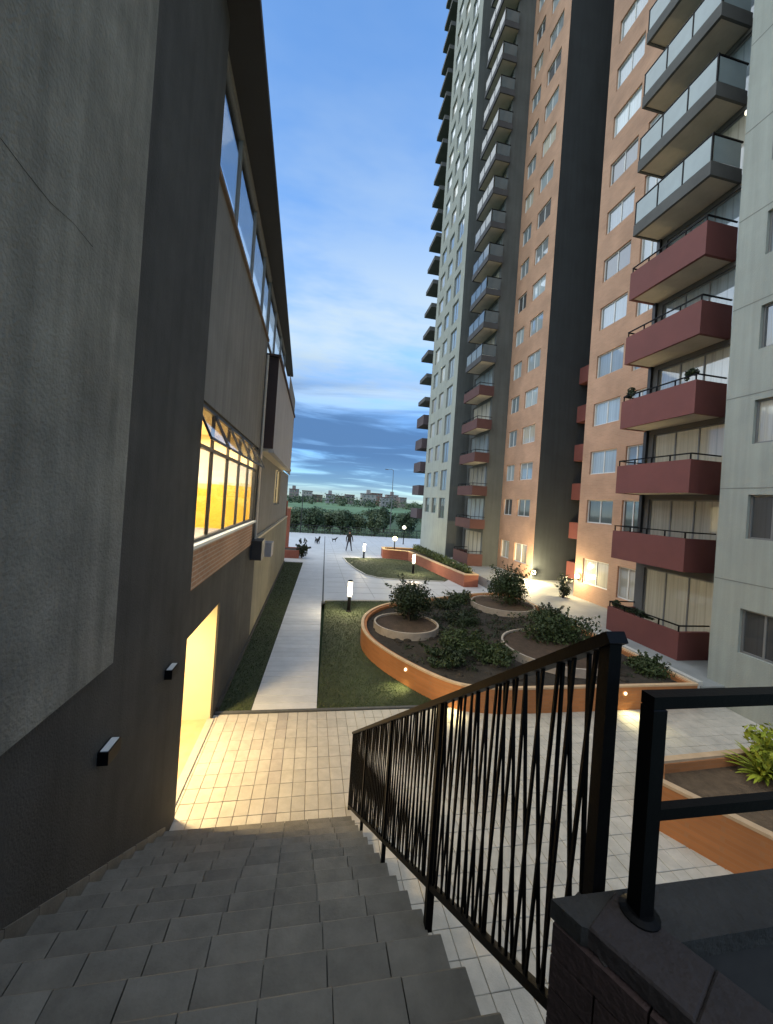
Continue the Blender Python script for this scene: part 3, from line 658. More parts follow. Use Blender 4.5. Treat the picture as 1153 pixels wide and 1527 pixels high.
# flats behind the balconies and the balconies themselves
def stack(y0, y1, ya, yb, n1, far=False):
    """balconies from y0 to y1; glazed flat wall from ya to yb"""
    hs = []
    lo, hi_ = (ya, yb)
    for n in range(-1, n1):
        z = S(n) if n >= 0 else BASE + .02
        zf = z + .17
        red = n < 5
        top = (1.30 - z) if n < 0 else (.62 if far else .93)
        low_ = (n < 0)
        # sliding door
        d0, d1 = lo + .25, hi_ - .35
        dz1 = zf + 1.92 if n >= 0 else 2.75
        hs.append((d0, d1, zf + .02, dz1))
        pane = pane_warm if n in (-1, 1) and not far else wr.choice([pane_cream, pane_pale, pane_cream, pane_dark] if n < 4 else [pane_pale, pane_sky, pane_cream])
        if n == 0 and not far: pane = pane_cream
        window(XA, d0, d1, zf + .02, dz1, frame_gray, pane, 3, .06)
        # balcony: slab is the part, parapet and rails its pieces
        key = ('r' if red else 'g', round(y0, 2), low_)
        if key not in BAL:
            sl_ = MB().box(XB + (.06 if red else .0), XA - .002, y0 + .06, y1 - .06, 0, .16).mesh('balcony', slab_conc)
            pcs = []
            if red:
                pm_ = MB(); pm_.box(XB, XB + .09, y0, y1, -.02, top).box(XB + .09, XA + .0, y0, y0 + .09, -.021, top - .001).box(XB + .09, XA, y1 - .09, y1, -.021, top - .001)
                pcs.append(('parapet', pm_.mesh('parapet', maroon_shaded if far else maroon)))
                rm_ = MB(); zt = top + .17
                rm_.bar((XB + .045, y0 + .03, zt), (XB + .045, y1 - .03, zt), .035); rm_.bar((XB + .045, y0 + .03, zt), (XA, y0 + .03, zt), .035); rm_.bar((XB + .045, y1 - .03, zt), (XA, y1 - .03, zt), .035)
                for q in range(5):
                    yy = y0 + .05 + (y1 - y0 - .1) * q / 4; rm_.bar((XB + .045, yy, top), (XB + .045, yy, zt), .03)
                pcs.append(('handrail', rm_.mesh('handrail', black_metal)))
            else:
                pm_ = MB(); pm_.box(XB - .02, XB + .07, y0, y1, -.03, .36).box(XB + .07, XA, y0, y0 + .07, -.031, .359).box(XB + .07, XA, y1 - .07, y1, -.031, .359)
                pcs.append(('fascia', pm_.mesh('fascia', fascia_shaded if far else fascia_conc)))
                rm_ = MB(); zt = 1.15; rm_.bar((XB + .02, y0, zt), (XB + .02, y1, zt), .04); rm_.bar((XB + .02, y0 + .03, zt), (XA, y0 + .03, zt), .04)
                for q in range(4):
                    yy = y0 + .025 + (y1 - y0 - .05) * q / 3; rm_.bar((XB + .02, yy, .36), (XB + .02, yy, zt), .04)
                pcs.append(('handrail', rm_.mesh('handrail', black_metal)))
                w3 = (y1 - y0 - .05) / 3
                for q in range(3):
                    pcs.append(('glass_panel', MB().box(XB + .012, XB + .022, y0 + .05 + w3 * q, y0 + .0 + w3 * (q + 1), .40, 1.11).mesh('glass_panel', bal_glass_shaded if far else bal_glass)))
                pcs.append(('glass_panel', MB().box(XB + .08, XA - .05, y0 + .025, y0 + .033, .40, 1.11).mesh('glass_panel', bal_glass_shaded if far else bal_glass)))
            BAL[key] = (sl_, pcs)
        sl_, pcs = BAL[key]
        o = put('balcony', sl_, tw, (0, 0, z))
        for nm, me in pcs: put(nm, me, o, (0, 0, z))
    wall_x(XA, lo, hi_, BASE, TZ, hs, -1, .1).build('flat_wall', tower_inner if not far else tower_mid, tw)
BAL = {}
stack(9.10, 11.78, 8.05, 11.80, 10)
stack(24.25, 26.95, 24.45, 28.0, 25, True)
MB().add([(XA, 11.8, BASE), (XM, 11.8, BASE), (XM, 11.8, TZ), (XA, 11.8, TZ)], [(3, 2, 1, 0)]).build('flat_end_wall', brick_tower, tw)
MB().add([(XA, 24.45, BASE), (XM, 24.45, BASE), (XM, 24.45, TZ), (XA, 24.45, TZ)], [(0, 1, 2, 3)]).build('flat_end_wall', tower_mid, tw)
pst = MB().box(-.06, .06, -.06, .06, 0, 1.32).mesh('balcony_post', frame_dark)
for n in range(0, 10): put('balcony_post', pst, tw, (XA - .04, 11.70, S(n) + .93))
# last balcony stack, past the grey wall
fb = MB().box(9.75, 11.4, 35.6, 38.0, 0, .93).mesh('end_balcony', mat('maroon_far', (.07, .05, .055), .8, .1, 1)); fg = MB().box(9.75, 11.4, 35.6, 38.0, 0, .38).mesh('end_balcony', fascia_conc)
for n in range(0, NG): put('end_balcony', fb if n < 5 else fg, tw, (0, 0, S(n)))
MB().box(11.41, 16, 35.01, 38.2, .2, TZ).build('end_block', tower_gray, tw)
MB().box(XG + .2, 17, -1.0, 35, TZ, TZ + .3).build('roof', fascia_conc, tw)
# a lit lamp on an upper balcony
o = MB().lathe([(.03, 0), (.07, .03), (.07, .09), (.03, .12)], (11.15, 8.85, 15.9), 12).build('balcony_lamp', lamp_white, tw)
# plants on balcony parapets
for (y, z, s_, sd_) in ((11.5, 8.55, .28, 1), (9.35, 8.55, .25, 2), (10.75, 1.34, .13, 3), (11.6, 1.34, .2, 6)):
    m_ = MB(); rg = random.Random(sd_); clumped(m_, (XB + .12, y, z + s_ * .55), (.14, .95 if sd_ == 3 else s_, s_ * .8), 26 if sd_ == 3 else 8, 45, .045, rg, cs=.3 if sd_ == 3 else .42)
    tag(m_.build('potted_plant', leaf_a), {1: 'bushy dark plant on the far end of the fourth maroon parapet up', 2: 'dark plant on the near corner of the fourth maroon parapet up', 3: 'long row of dark plants along the lowest balcony parapet', 6: 'bushier dark plant at the far end of the lowest parapet'}[sd_], 'plant')

# terrace at the foot of the tower
struct(MB().prism([(9.42, 7.62), (XG, 7.62), (XG, 8.05), (17, 8.05), (17, 36), (9.7, 36), (9.7, 16.6), (9.42, 14.5)], -.1, .50).build('terrace', mat('terrace_stone', (.23, .245, .245), .7, .15, 1.4, .2, 30)))
struct(MB().box(9.36, 9.50, 7.66, 14.4, .42, .60).build('terrace_kerb', mat('kerb_stone', (.46, .46, .44), .75, .12, 2)))

# ------------------------------------------------------------------ the kidney shaped planter
def catmull(pts, n=8, closed=True):
    out_ = []; N = len(pts)
    for i in range(N if closed else N - 1):
        p0, p1, p2, p3 = [Vector(pts[(i + k - 1) % N] if closed else pts[min(max(i + k - 1, 0), N - 1)]) for k in range(4)]
        for q in range(n):
            t = q / n; out_.append(.5 * ((2 * p1) + (p2 - p0) * t + (2 * p0 - 5 * p1 + 4 * p2 - p3) * t * t + (3 * p1 - p0 - 3 * p2 + p3) * t ** 3))
    if not closed: out_.append(Vector(pts[-1]))
    return out_
curve = catmull([(5.0, 7.62), (4.1, 7.66), (3.25, 7.95), (2.45, 9.05), (1.85, 10.4), (1.70, 11.6), (1.98, 12.9), (2.75, 14.05), (3.9, 14.8), (5.3, 15.35), (7.0, 16.1), (8.4, 16.5)], 6, False)
outline = [Vector((9.30, 7.62))] + curve + [Vector((9.32, 16.4))]
kp = thing('kidney_planter', 'large curved orange brick planter bed in the middle of the court', 'planter', (5.5, 11.5, 0))
def inset(poly, d):
    out_ = []; N = len(poly)
    for i in range(N):
        a, b, c = poly[i - 1], poly[i], poly[(i + 1) % N]
        e1 = (b - a).normalized(); e2 = (c - b).normalized(); n1_ = Vector((e1.y, -e1.x)); n2_ = Vector((e2.y, -e2.x))
        m_ = (n1_ + n2_); m_ = m_.normalized() / max(.5, m_.normalized().dot(n1_)); out_.append(b + m_ * d)
    return out_
ol = outline  # runs clockwise seen from above, so inset to the right is inside
def band(mb, o_, i_, z0, z1):
    N = len(o_)
    vs = [(p.x, p.y, z0) for p in o_] + [(p.x, p.y, z1) for p in o_] + [(p.x, p.y, z1) for p in i_] + [(p.x, p.y, z0) for p in i_]; fs = []
    for k in range(N):
        l = (k + 1) % N; fs += [(k, N + k, N + l, l), (N + k, 2 * N + k, 2 * N + l, N + l), (2 * N + k, 3 * N + k, 3 * N + l, 2 * N + l), (3 * N + k, k, l, 3 * N + l)]
    mb.add(vs, fs)
ins = inset(ol, .16)
wb = MB(); band(wb, ol, ins, -.05, .535); wb.build('wall', brick_plant, kp)
cpb = MB(); band(cpb, inset(ol, -.012), inset(ol, .075), .535, .575); cpb.build('coping', coping_pale, kp)
# uneven soil bed
sb = MB(); sb.prism([(p.x, p.y) for p in ins], .1, .44); sb.build('soil', soil_m, kp)
rg = random.Random(5); lump = MB()
for _ in range(260):
    x, y = rg.uniform(2, 9.2), rg.uniform(7.9, 16)
    if not inside((x, y), [(p.x, p.y) for p in inset(ol, .35)]): continue
    s_ = rg.uniform(.05, .16); lump.lathe([(s_, 0), (s_ * .8, s_ * .35), (s_ * .3, s_ * .55)], (x, y, .43), 7)
lo_ = lump.build('soil_clod', soil_m, kp); stuff(lo_)
# recessed spot lights in the wall
for (x, y) in ((2.50, 9.00), (3.42, 7.82)):
    o = MB().lathe([(.0, -.0), (.035, 0.0), (.04, .02)], (0, 0, 0), 14).mesh('wall_spot', lamp_warm)
    q = put('wall_spot', o, kp, (x - .045, y - .03, .40)); q.rotation_euler = (R(60), 0, R(-60))
    W[q] = Vector((x - .045, y - .03, .40))
    l_ = lamp('wall_spot_glow', 'SPOT', (x - .10, y - .07, .40), 9, (1, .85, .4), kp, spot_size=R(100), spot_blend=.8, shadow_soft_size=.03)
    l_.rotation_euler = (R(25), 0, R(120))
q = put('wall_spot', MB().lathe([(.0, -.0), (.035, 0.0), (.04, .02)], (0, 0, 0), 14).mesh('wall_spot', lamp_warm), kp, (7.3, 7.61, .40)); q.rotation_euler = (R(90), 0, 0)
l_ = lamp('wall_spot_glow', 'SPOT', (7.3, 7.5, .40), 9, (1, .85, .4), kp, spot_size=R(110), spot_blend=.8, shadow_soft_size=.03); l_.rotation_euler = (R(-30), 0, 0)
gc = MB(); rg = random.Random(55); lim = [(p.x, p.y) for p in inset(ol, .45)]
for _ in range(420):
    x, y = rg.gauss(5.4, 1.7), rg.gauss(11.6, 2.2)
    if not inside((x, y), lim) or any(math.hypot(x - a, y - b) < c for a, b, c in ((3.12, 11.75, 1.1), (7.75, 14.35, 1.3), (7.0, 9.75, 1.55))): continue
    leaves(gc, (x, y, .47), (.17, .17, rg.uniform(.05, .16)), 26, .035, rg, .3)
stuff(gc.build('ground_cover', leaf_a), 'dark low ground cover spread over the soil of the curved planter', 'ground cover')
def ring(cx, cy, rr, lab):
    t = thing('tree_ring', lab, 'tree ring', (cx, cy, .44), 'round tree rings in the planter')
    n = 40; o_ = [Vector((cx + rr * math.cos(-2 * math.pi * k / n), cy + rr * math.sin(-2 * math.pi * k / n))) for k in range(n)]
    i_ = [Vector((cx + (rr - .055) * math.cos(-2 * math.pi * k / n), cy + (rr - .055) * math.sin(-2 * math.pi * k / n))) for k in range(n)]
    m_ = MB(); band(m_, o_, i_, .40, .66); m_.build('rim', ring_m, t)
    MB().prism([(p.x, p.y) for p in i_[::-1]], .40, .60).build('soil', soil_ring, t)
ring(3.12, 11.75, 1.02, 'round concrete tree ring at the left tip of the curved planter')
ring(7.75, 14.35, 1.25, 'round concrete tree ring at the far side of the curved planter')
ring(7.0, 9.75, 1.5, 'round concrete tree ring at the near side, behind the handrail')
def shrub(name, lab, base, c, rad, ncl, nl, size, m_, seed, cat='shrub', group=None, stems=4, cs=.42):
    t = thing(name, lab, cat, base, group); rg = random.Random(seed)
    s = MB()
    for k in range(stems):
        a = rg.uniform(0, 6.28); e = Vector((c[0] + math.cos(a) * rad[0] * .5, c[1] + math.sin(a) * rad[1] * .5, c[2] + rad[2] * rg.uniform(-.2, .4))); b0 = Vector(base)
        mid = b0.lerp(e, .5) + Vector((rg.uniform(-.06, .06), rg.uniform(-.06, .06), .05)); s.tube([b0 - Vector((0, 0, .06)), mid, e], [.035, .025, .008], 6)
    s.build('trunk', bark, t)
    l = MB(); clumped(l, c, rad, ncl, nl, size, rg, cs=cs)
    for k in range(9):      # stray shoots
        a = rg.uniform(0, 6.28); e_ = rg.uniform(.1, 1.3); d = Vector((math.cos(a) * math.cos(e_) * rad[0], math.sin(a) * math.cos(e_) * rad[1], math.sin(e_) * rad[2]))
        for q in range(5): leaves(l, Vector(c) + d * (.85 + .11 * q), (.05, .05, .05), 4, size, rg, .2)
    l.build('crown', m_, t); return t
shrub('round_shrub', 'round dark green shrub in the tree ring at the left tip', (3.35, 12.1, .58), (3.4, 12.3, 1.22), (.80, .74, .68), 46, 120, .045, leaf_a, 11)
shrub('tall_shrub', 'tallest leafy shrub in the far tree ring near the wall lamp', (8.0, 14.4, .58), (8.05, 14.5, 1.32), (1.0, .9, .80), 48, 115, .05, leaf_b, 12)
shrub('broad_shrub', 'broad low shrub in the near tree ring behind the railing', (7.4, 10.2, .58), (7.6, 10.6, .92), (1.4, 1.0, .52), 48, 100, .05, leaf_b, 13)
low_spots = [(4.4, 10.2, .45, .32, 'low bushy plant in the middle of the planter, left of the big ring'), (3.55, 9.25, .42, .26, 'low plant close to the curved front wall of the planter'),
             (4.75, 9.3, .5, .3, 'dark low plant behind the top of the stair railing'), (5.2, 12.4, .5, .28, 'low plant in the centre of the bed between the rings'), (6.3, 15.2, .45, .25, 'low plant at the far edge of the bed'),
             (8.7, 12.6, .45, .35, 'leafy plant by the terrace kerb'), (8.9, 8.6, .4, .22, 'small plant in the right corner of the bed'), (5.4, 14.4, .4, .22, 'small plant behind the round shrub')]
for k, (x, y, s_, h, lab) in enumerate(low_spots):
    shrub('low_plant', lab, (x, y, .43), (x, y, .44 + h * .6), (s_ * 1.5, s_ * 1.5, h), 22, 90, .045, leaf_a if k % 2 else leaf_b, 30 + k, 'plant', 'low plants in the curved bed', 2)
shrub('conifer_shrub', 'dark upright shrub at the foot of the brick corner beside the wall lamp', (11.7, 16.1, .5), (11.72, 16.1, .95), (.36, .34, .55), 14, 70, .045, leaf_a, 15)

# ------------------------------------------------------------------ planter at the right with the lime plant
np_ = thing('low_planter', 'low orange brick planter box with brown soil behind the guard rail', 'planter', (6.5, 4.6, 0))
A = [Vector(p) for p in ((5.08, 4.68), (5.53, 5.10), (9.2, 5.25), (9.2, 2.0), (6.75, 1.9))]
A = A[::1]
wb = MB(); band(wb, A, inset(A, .12), -.02, .66); wb.build('wall', brick_plant, np_)
wb = MB(); band(wb, inset(A, -.008), inset(A, .10), .66, .70); wb.build('coping', coping_pale, np_)
MB().prism([(p.x, p.y) for p in inset(A, .12)][::-1], 0, .52).build('soil', soil_brown, np_)
rg = random.Random(9); lm = MB()
for k in range(70):      # strap leaves arching from a centre
    a = rg.uniform(0, 6.28); l = rg.uniform(.35, .62); b0 = Vector((7.15, 4.72, .53)); el_ = rg.uniform(.5, 1.35); pts = []
    d = Vector((math.cos(a) * math.cos(el_), math.sin(a) * math.cos(el_), math.sin(el_)))
    side = Vector((-math.sin(a), math.cos(a), 0)); p = b0.copy(); vs = []; fs = []; n = 6
    for q in range(n + 1):
        w = .045 * (1 - (q / n) ** 2) + .004
        vs += [p - side * w, p + side * w]; p = p + d * l / n; d = (d + Vector((0, 0, -.16))).normalized()
    fs = [(2 * q, 2 * q + 1, 2 * q + 3, 2 * q + 2) for q in range(n)]; lm.add(vs, fs)
lp = thing('lime_plant', 'lime green strap leaved plant in the low planter at the right edge', 'plant', (7.15, 4.72, .52)); lm.build('leaf_rosette', leaf_c, lp)
leaves_ = MB(); clumped(leaves_, (7.15, 4.72, .95), (.42, .38, .40), 10, 45, .06, rg); leaves_.build('foliage', leaf_c, lp)
MB().tube([(7.15, 4.72, .48), (7.16, 4.72, .75)], [.05, .03], 8).build('stem', bark, lp)

# ------------------------------------------------------------------ raised bed with hedge, farther back
hb = thing('hedge_planter', 'long red brick raised bed with a clipped hedge beyond the crossing lawn', 'planter', (8.5, 25, 0))
B = [Vector(p) for p in ((8.42, 20.0), (7.75, 26.2), (7.4, 28.8), (5.55, 29.5), (5.7, 31.0), (9.3, 31.0), (9.3, 20.1))]
wb = MB(); band(wb, B, inset(B, .2), -.02, .66); wb.build('wall', brick_red, hb)
wb = MB(); band(wb, inset(B, -.012), inset(B, .22), .66, .71); wb.build('coping', coping_pale, hb)
MB().prism([(p.x, p.y) for p in inset(B, .2)][::-1], 0, .6).build('soil', soil_m, hb)
rg = random.Random(17); hm = MB()
for k in range(46):
    t = k / 45; p = Vector((8.85, 20.5, .85)).lerp(Vector((8.45, 30.3, .85)), t); leaves(hm, (p.x + rg.uniform(-.1, .1), p.y, p.z), (.33, .3, .28), 70, .07, rg, .4)
tag(hm.build('hedge', leaf_d), 'clipped green hedge growing in the red brick raised bed', 'hedge')

# ------------------------------------------------------------------ lamps in the court
def bollard(x, y, lab, h=1.15, e=14):
    t = thing('bollard_lamp', lab, 'bollard lamp', (x, y, 0), 'lit bollard lamps on the lawns')
    MB().lathe([(.11, 0), (.11, .03), (.065, .05), (.065, h - .62)], (x, y, .0), 16).build('post', black_metal, t)
    o = MB().lathe([(.085, h - .62), (.095, h - .58), (.095, h - .05), (.085, h - .03)], (x, y, 0), 18).build('diffuser', lamp_white, t)
    MB().lathe([(.10, h - .03), (.10, h), (.05, h + .02)], (x, y, 0), 18).build('cap', black_metal, t)
    lamp('diffuser_glow', 'POINT', (x + 0, y - .16, h - .3), e * 2.6, WARM2, t, shadow_soft_size=.09)
bollard(1.64, 15.06, 'lit bollard lamp on the near lawn beside the path', 1.22)
bollard(4.02, 29.0, 'small lit bollard lamp at the far end of the crossing lawn', 1.15)
bollard(6.45, 23.5, 'lit bollard lamp in front of the long red brick bed', 1.25)
def sconce(x, y, z, lab, e, axis):
    t = thing('wall_lamp', lab, 'wall lamp', (x, y, z), 'lit wall lamps at the foot of the tower')
    dx, dy = axis
    MB().box(x - .06, x + .06, y - .06, y + .06, z - .16, z - .11).build('bracket', black_metal, t)
    MB().lathe([(.05, -.11), (.11, -.05), (.12, .03), (.08, .11), (.02, .13)], (x, y, z), 16).build('globe', lamp_warm, t)
    lamp('globe_glow', 'POINT', (x + dx * .25, y + dy * .25, z), e, (1, .78, .42), t, shadow_soft_size=.12)
sconce(12.50, 19.85, .98, 'bright wall lamp at the foot of the dark light well', 200, (-1.5, -1.6))
sconce(12.48, 16.2, 1.5, 'bright wall lamp on the brick corner beside the ground floor window', 40, (-1.4, 0))
t = thing('garden_lamp', 'yellow lit garden lamp on the far end of the raised bed', 'garden lamp', (6.6, 30.2, .6))
MB().lathe([(.06, 0), (.04, .04), (.04, .7)], (6.6, 30.2, .6), 10).build('post', black_metal, t); MB().lathe([(.08, 0), (.2, .12), (.2, .25), (.08, .36)], (6.6, 30.2, 1.3), 16).build('globe', lamp_warm, t)
lamp('globe_glow', 'POINT', (6.6, 29.9, 1.6), 40, (1, .8, .3), t, shadow_soft_size=.2)
t = thing('post_lamp', 'white globe lamp on a post beyond the raised bed', 'post lamp', (9.68, 40, 0))
MB().lathe([(.09, 0), (.05, .06), (.04, 1.6)], (9.68, 40, 0), 10).build('post', black_metal, t); MB().lathe([(.06, 0), (.2, .12), (.22, .24), (.08, .4)], (9.68, 40, 1.58), 16).build('globe', lamp_white, t)

# ------------------------------------------------------------------ far end of the building side
rp = thing('red_planter', 'small red brick planter against the far end of the left building', 'planter', (-1.5, 28.2, 0))
C_ = [Vector(p) for p in ((-3.0, 27.6), (-3.0, 29.4), (-.75, 29.4), (-.75, 27.6))]
wb = MB(); band(wb, C_, inset(C_, .15), -.02, .55); wb.build('wall', brick_red, rp); MB().prism([(p.x, p.y) for p in inset(C_, .15)][::-1], 0, .48).build('soil', soil_m, rp)
shrub('dark_bush', 'dark bush at the right end of the small red planter', (-.55, 28.0, 0), (-.5, 27.9, .62), (.42, .4, .6), 14, 60, .08, leaf_a, 41)
t = thing('brick_gate_wall', 'panelled brick wall standing past the left building', 'wall', (-2.6, 31, 0))
MB().box(-4.2, -1.75, 30.5, 31.0, 0, 3.2).build('panel', mat('panel_tan', (.24, .17, .12), .85, .2, 2), t); MB().box(-2.05, -1.68, 30.42, 31.05, 0, 3.35).build('pier', brick_red, t)
MB().box(-4.3, -1.6, 30.38, 31.1, 3.35, 3.45).build('coping', coping_pale, t)

# ------------------------------------------------------------------ people and dogs
def skin(name, parent, verts, edges, rads, mats, fmat, loc, rz, lev=2):
    me = bpy.data.meshes.new(name); me.from_pydata(verts, edges, []); o = bpy.data.objects.new(name, me); COL.objects.link(o)
    sm = o.modifiers.new('s', 'SKIN'); ss = o.modifiers.new('d', 'SUBSURF'); ss.levels = lev; ss.render_levels = lev
    for v_, r_ in zip(me.skin_vertices[0].data, rads): v_.radius = r_ if isinstance(r_, tuple) else (r_, r_)
    me.skin_vertices[0].data[0].use_root = True
    dg = bpy.context.evaluated_depsgraph_get(); m2 = bpy.data.meshes.new_from_object(o.evaluated_get(dg)); bpy.data.objects.remove(o)
    m2.materials.clear()
    for m_ in mats: m2.materials.append(m_)
    for p in m2.polygons: p.material_index = fmat(p.center); p.use_smooth = True
    return put(name, m2, parent, loc, rz)
cloth = mat('dark_jacket', (.02, .02, .024), .9, .2, 8); jeans = mat('dark_trousers', (.05, .05, .065), .9, .2, 8); skn = mat('skin', (.35, .2, .14), .6, .05, 4); hair = mat('hair', (.012, .01, .009), .7, .1, 9)
PV = [(0, 0, .94), (0, 0, 1.12), (0, 0, 1.36), (0, 0, 1.47), (0, .01, 1.56), (0, .01, 1.66),
      (.10, 0, .90), (.18, .02, .50), (.25, .0, .08), (.27, -.12, .04), (-.10, 0, .90), (-.17, -.02, .50), (-.23, .02, .08), (-.25, -.10, .04),
      (.18, 0, 1.38), (.26, .0, 1.12), (.28, -.10, .90), (.28, -.13, .80), (-.18, 0, 1.38), (-.27, .0, 1.12), (-.29, -.06, .88), (-.29, -.08, .78)]
PE = [(0, 1), (1, 2), (2, 3), (3, 4), (4, 5), (0, 6), (6, 7), (7, 8), (8, 9), (0, 10), (10, 11), (11, 12), (12, 13), (2, 14), (14, 15), (15, 16), (16, 17), (2, 18), (18, 19), (19, 20), (20, 21)]
PR = [(.15, .10), (.14, .095), (.16, .10), .055, .085, .08, .09, .06, .045, .03, .09, .06, .045, .03, .06, .048, .036, .03, .06, .048, .036, .03]
ps_ = thing('person', 'person in dark clothes standing with legs apart on the far plaza', 'person', (3.19, 32.5, 0))
skin('body', ps_, PV, PE, PR, [cloth, jeans, skn], lambda c: 2 if (c.z > 1.48 or (abs(c.x) > .24 and .72 < c.z < .86)) else (1 if c.z < .92 else 0), (3.19, 32.5, 0), .25)
hr = MB().lathe([(.02, .12), (.075, .10), (.098, .04), (.10, -.02), (.09, -.06)], (0, 0, 0), 14).mesh('hair', hair, True); put('hair', hr, ps_, (3.19, 32.52, 1.655))
DV = [(0, 0, .40), (0, -.22, .42), (0, -.34, .56), (0, -.42, .66), (0, -.54, .63), (0, .22, .40), (0, .34, .50), (0, .42, .62),
      (.08, -.22, .30), (.08, -.22, .02), (-.08, -.22, .30), (-.08, -.20, .02), (.08, .22, .30), (.08, .26, .16), (.08, .22, .02), (-.08, .22, .30), (-.08, .26, .16), (-.08, .22, .02), (.06, -.40, .76), (-.06, -.40, .76)]
DE = [(0, 1), (1, 2), (2, 3), (3, 4), (0, 5), (5, 6), (6, 7), (1, 8), (8, 9), (1, 10), (10, 11), (5, 12), (12, 13), (13, 14), (5, 15), (15, 16), (16, 17), (3, 18), (3, 19)]
DR = [.11, .12, .08, .085, .04, .10, .03, .02, .05, .03, .05, .03, .06, .035, .03, .06, .035, .03, .02, .02]
coat = mat('dark_coat', (.012, .012, .013), .85, .2, 8)
dg_ = thing('dog', 'black dog standing on the far plaza left of the person', 'dog', (.6, 36.6, 0)); skin('body', dg_, DV, DE, DR, [coat], lambda c: 0, (.6, 36.6, 0), .5)
dg2 = thing('dog', 'small dark dog farther off between the black dog and the person', 'dog', (2.3, 39, 0)); o2 = skin('body', dg2, DV, DE, DR, [coat], lambda c: 0, (2.3, 39, 0), 1.6); o2.scale = (.65,) * 3

# ------------------------------------------------------------------ beyond the estate: fence, trees, fields, town
fe = thing('boundary_fence', 'dark boundary fence along the far end of the plaza', 'fence', (4, 46.6, 0))
for k in range(24): MB().box(-8 + k * .95, -7.95 + k * .95, 46.55, 46.6, 0, 1.05).build('post', frame_dark, fe)
for z in (.25, .6, .95): MB().box(-8, 14, 46.565, 46.585, z, z + .05).build('rail', frame_dark, fe)
def tree(x, y, h, w, lab, seed, m_, cat='tree', z0=-.35):
    t = thing('tree', lab, cat, (x, y, z0), 'trees beyond the plaza'); rg = random.Random(seed); s = MB()
    s.tube([(x, y, z0), (x + .1, y, z0 + h * .35), (x + rg.uniform(-.2, .2), y, z0 + h * .75)], [.16, .12, .04], 7)
    for k in range(4):
        a = rg.uniform(0, 6.28); s.tube([(x + .05, y, z0 + h * (.3 + .08 * k)), (x + math.cos(a) * w * .5, y + math.sin(a) * w * .5, z0 + h * (.5 + .08 * k))], [.06, .02], 5)
    s.build('trunk', bark, t)
    l = MB(); clumped(l, (x, y, z0 + h * .52), (w, w, h * .50), 30, 60, .13 + h * .012, rg, cs=.34); l.build('crown', m_, t)
pos_ = ['behind the far plaza']
spots = [(-4.6, 50, 4.3, 1.7, 'dark tree at the far left of the tree row, next to the left building', 0), (-2.2, 52, 3.6, 1.4, 'small tree second from the left in the far row', 1), (.2, 50, 4.4, 1.6, 'dark round tree behind the black dog', 0),
         (2.4, 53, 3.5, 1.3, 'pale tree in the far row left of the person', 1), (4.2, 50.5, 4.0, 1.4, 'tree right behind the person', 0), (6.4, 54, 3.4, 1.4, 'pale low tree right of the person', 1), (8.3, 51, 3.9, 1.3, 'tree in the far row left of the lamp post', 1),
         (10.8, 58, 5.0, 1.8, 'dark tree right of the thin lamp post', 0), (13.0, 52, 4.2, 1.5, 'tree beside the foot of the tower', 0), (-1, 66, 4.6, 2.2, 'wide tree in the second row on the left', 0), (5.5, 70, 4.4, 2.4, 'wide pale tree in the second row in the middle', 1),
         (12, 74, 5.6, 2.6, 'wide dark tree in the second row on the right', 0), (16.5, 66, 5.2, 2.2, 'tree half hidden by the tower', 0), (-8, 62, 6.2, 2.4, 'tall tree half hidden by the left building', 0)]
for k, (x, y, h, w, lab, pm2) in enumerate(spots): tree(x, y, h * (.86 if y < 60 else .66), w * 1.1, lab, 60 + k, leaf_far2 if pm2 else leaf_far)
fw = MB(); rg = random.Random(77)
for k in range(40):
    y = rg.uniform(84, 118); x = rg.uniform(-.12, .34) * y; s_ = rg.uniform(.8, 1.5); leaves(fw, (x, y, s_ * .4), (s_ * 1.6, s_, s_ * .8), 40, .3, rg, .4, k % 2)
for k in range(75):
    y = rg.uniform(225, 296); x = rg.uniform(-.10, .36) * y; s_ = rg.uniform(1.6, 3.6) * (1.35 if rg.random() < .25 else 1); leaves(fw, (x, y, s_ * .8), (s_ * 1.4, s_, s_ * 1.0), 46, .8, rg, .4, 0 if rg.random() < .65 else 1)
for k in range(80):
    y = rg.uniform(47.5, 49.5); x = rg.uniform(-9, 16); leaves(fw, (x, y, .2), (.7, .5, rg.uniform(.4, .9)), 40, .10, rg, .4, k % 2)
stuff(fw.build('far_trees', [leaf_far, leaf_far2]), 'distant dark green trees and scrub in front of the town', 'trees')
struct(MB().prism([(-60, 120), (150, 120), (230, 330), (-90, 330)], -.3, -.1).build('meadow', mat('meadow_green', (.09, .17, .08), 1, .3, .03)))
hcols = [(.28, .23, .215), (.235, .195, .19), (.34, .32, .31), (.22, .145, .125), (.28, .27, .28)]
rg = random.Random(99)
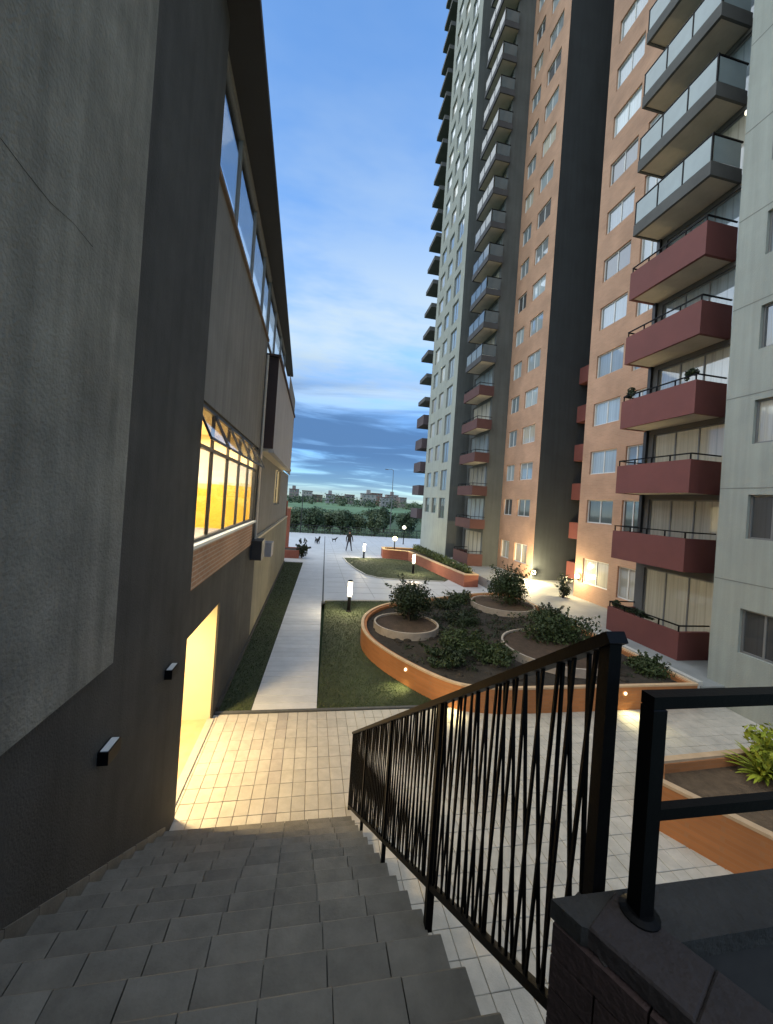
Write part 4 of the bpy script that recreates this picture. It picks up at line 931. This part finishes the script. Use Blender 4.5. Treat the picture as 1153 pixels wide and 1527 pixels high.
hd = ['left end of the far town, beside the left building', 'with the tall narrow block, left part of the far town', 'in the left part of the far town under the sky', 'left of the middle gap in the far town', 'in the middle of the far skyline', 'just right of the middle of the skyline', 'right of the middle trees on the skyline', 'below the thin lamp post', 'right part of the far town', 'right part of the far town, closer to the tower', 'touching the tower edge on the skyline', 'lowest at the right of the far town']
for k in range(12):
    y = 300 + rg.uniform(-15, 60); x = -26 + k * 9.6 + rg.uniform(-1.5, 1.5); w = rg.uniform(6, 11); h = rg.uniform(7.0, 10.5) - (2.5 if 3 <= k <= 5 else 0)
    wallm = mat('house_wall_%d' % (k % 5), hcols[k % 5], .9, .1, .2)
    t = thing('house', ('distant pale flat roofed house ' if k % 2 else 'distant brick coloured house ') + hd[k], 'house', (x, y, 0), 'houses of the distant town')
    MB().box(x - w / 2, x + w / 2, y, y + 8, -.3, h).build('wall', wallm, t)
    MB().box(x - w / 2 - .3, x + w / 2 + .3, y - .3, y + 8.3, h, h + .5).build('roof', mat('far_roof', (.17, .10, .085), .9, .15, .3), t)
    if k % 3 == 1: MB().box(x - 1.6, x + 1.2, y + 1, y + 4, h + .5, h + 3.4).build('roof_block', wallm, t)
    for q in range(3):
        for zz in range(2):
            MB().box(x - w / 2 + w * (.14 + .28 * q), x - w / 2 + w * (.14 + .28 * q) + 1.3, y - .08, y + .02, h - 2.2 - zz * 2.8, h - .8 - zz * 2.8).build('window', pane_dark, t)
t = thing('lamp_post', 'thin tall street lamp post rising above the far trees', 'lamp post', (11.2, 55, -.35))
MB().tube([(11.2, 55, -.35), (11.15, 55, 6), (11.1, 55, 9.0)], [.07, .05, .035], 8).build('pole', frame_gray, t); MB().tube([(11.1, 55, 9.0), (10.8, 55, 9.15), (10.2, 55, 9.1)], [.04, .04, .03], 6).build('arm', frame_gray, t)
MB().box(9.9, 10.35, 54.9, 55.1, 9.02, 9.12).build('lamp_head', frame_gray, t)
t = thing('flag_pole', 'thin dark pole at the left end of the far plaza', 'pole', (-1.3, 47.5, -.35)); MB().tube([(-1.3, 47.5, -.35), (-1.3, 47.5, 4.6)], [.06, .04], 8).build('pole', frame_dark, t)
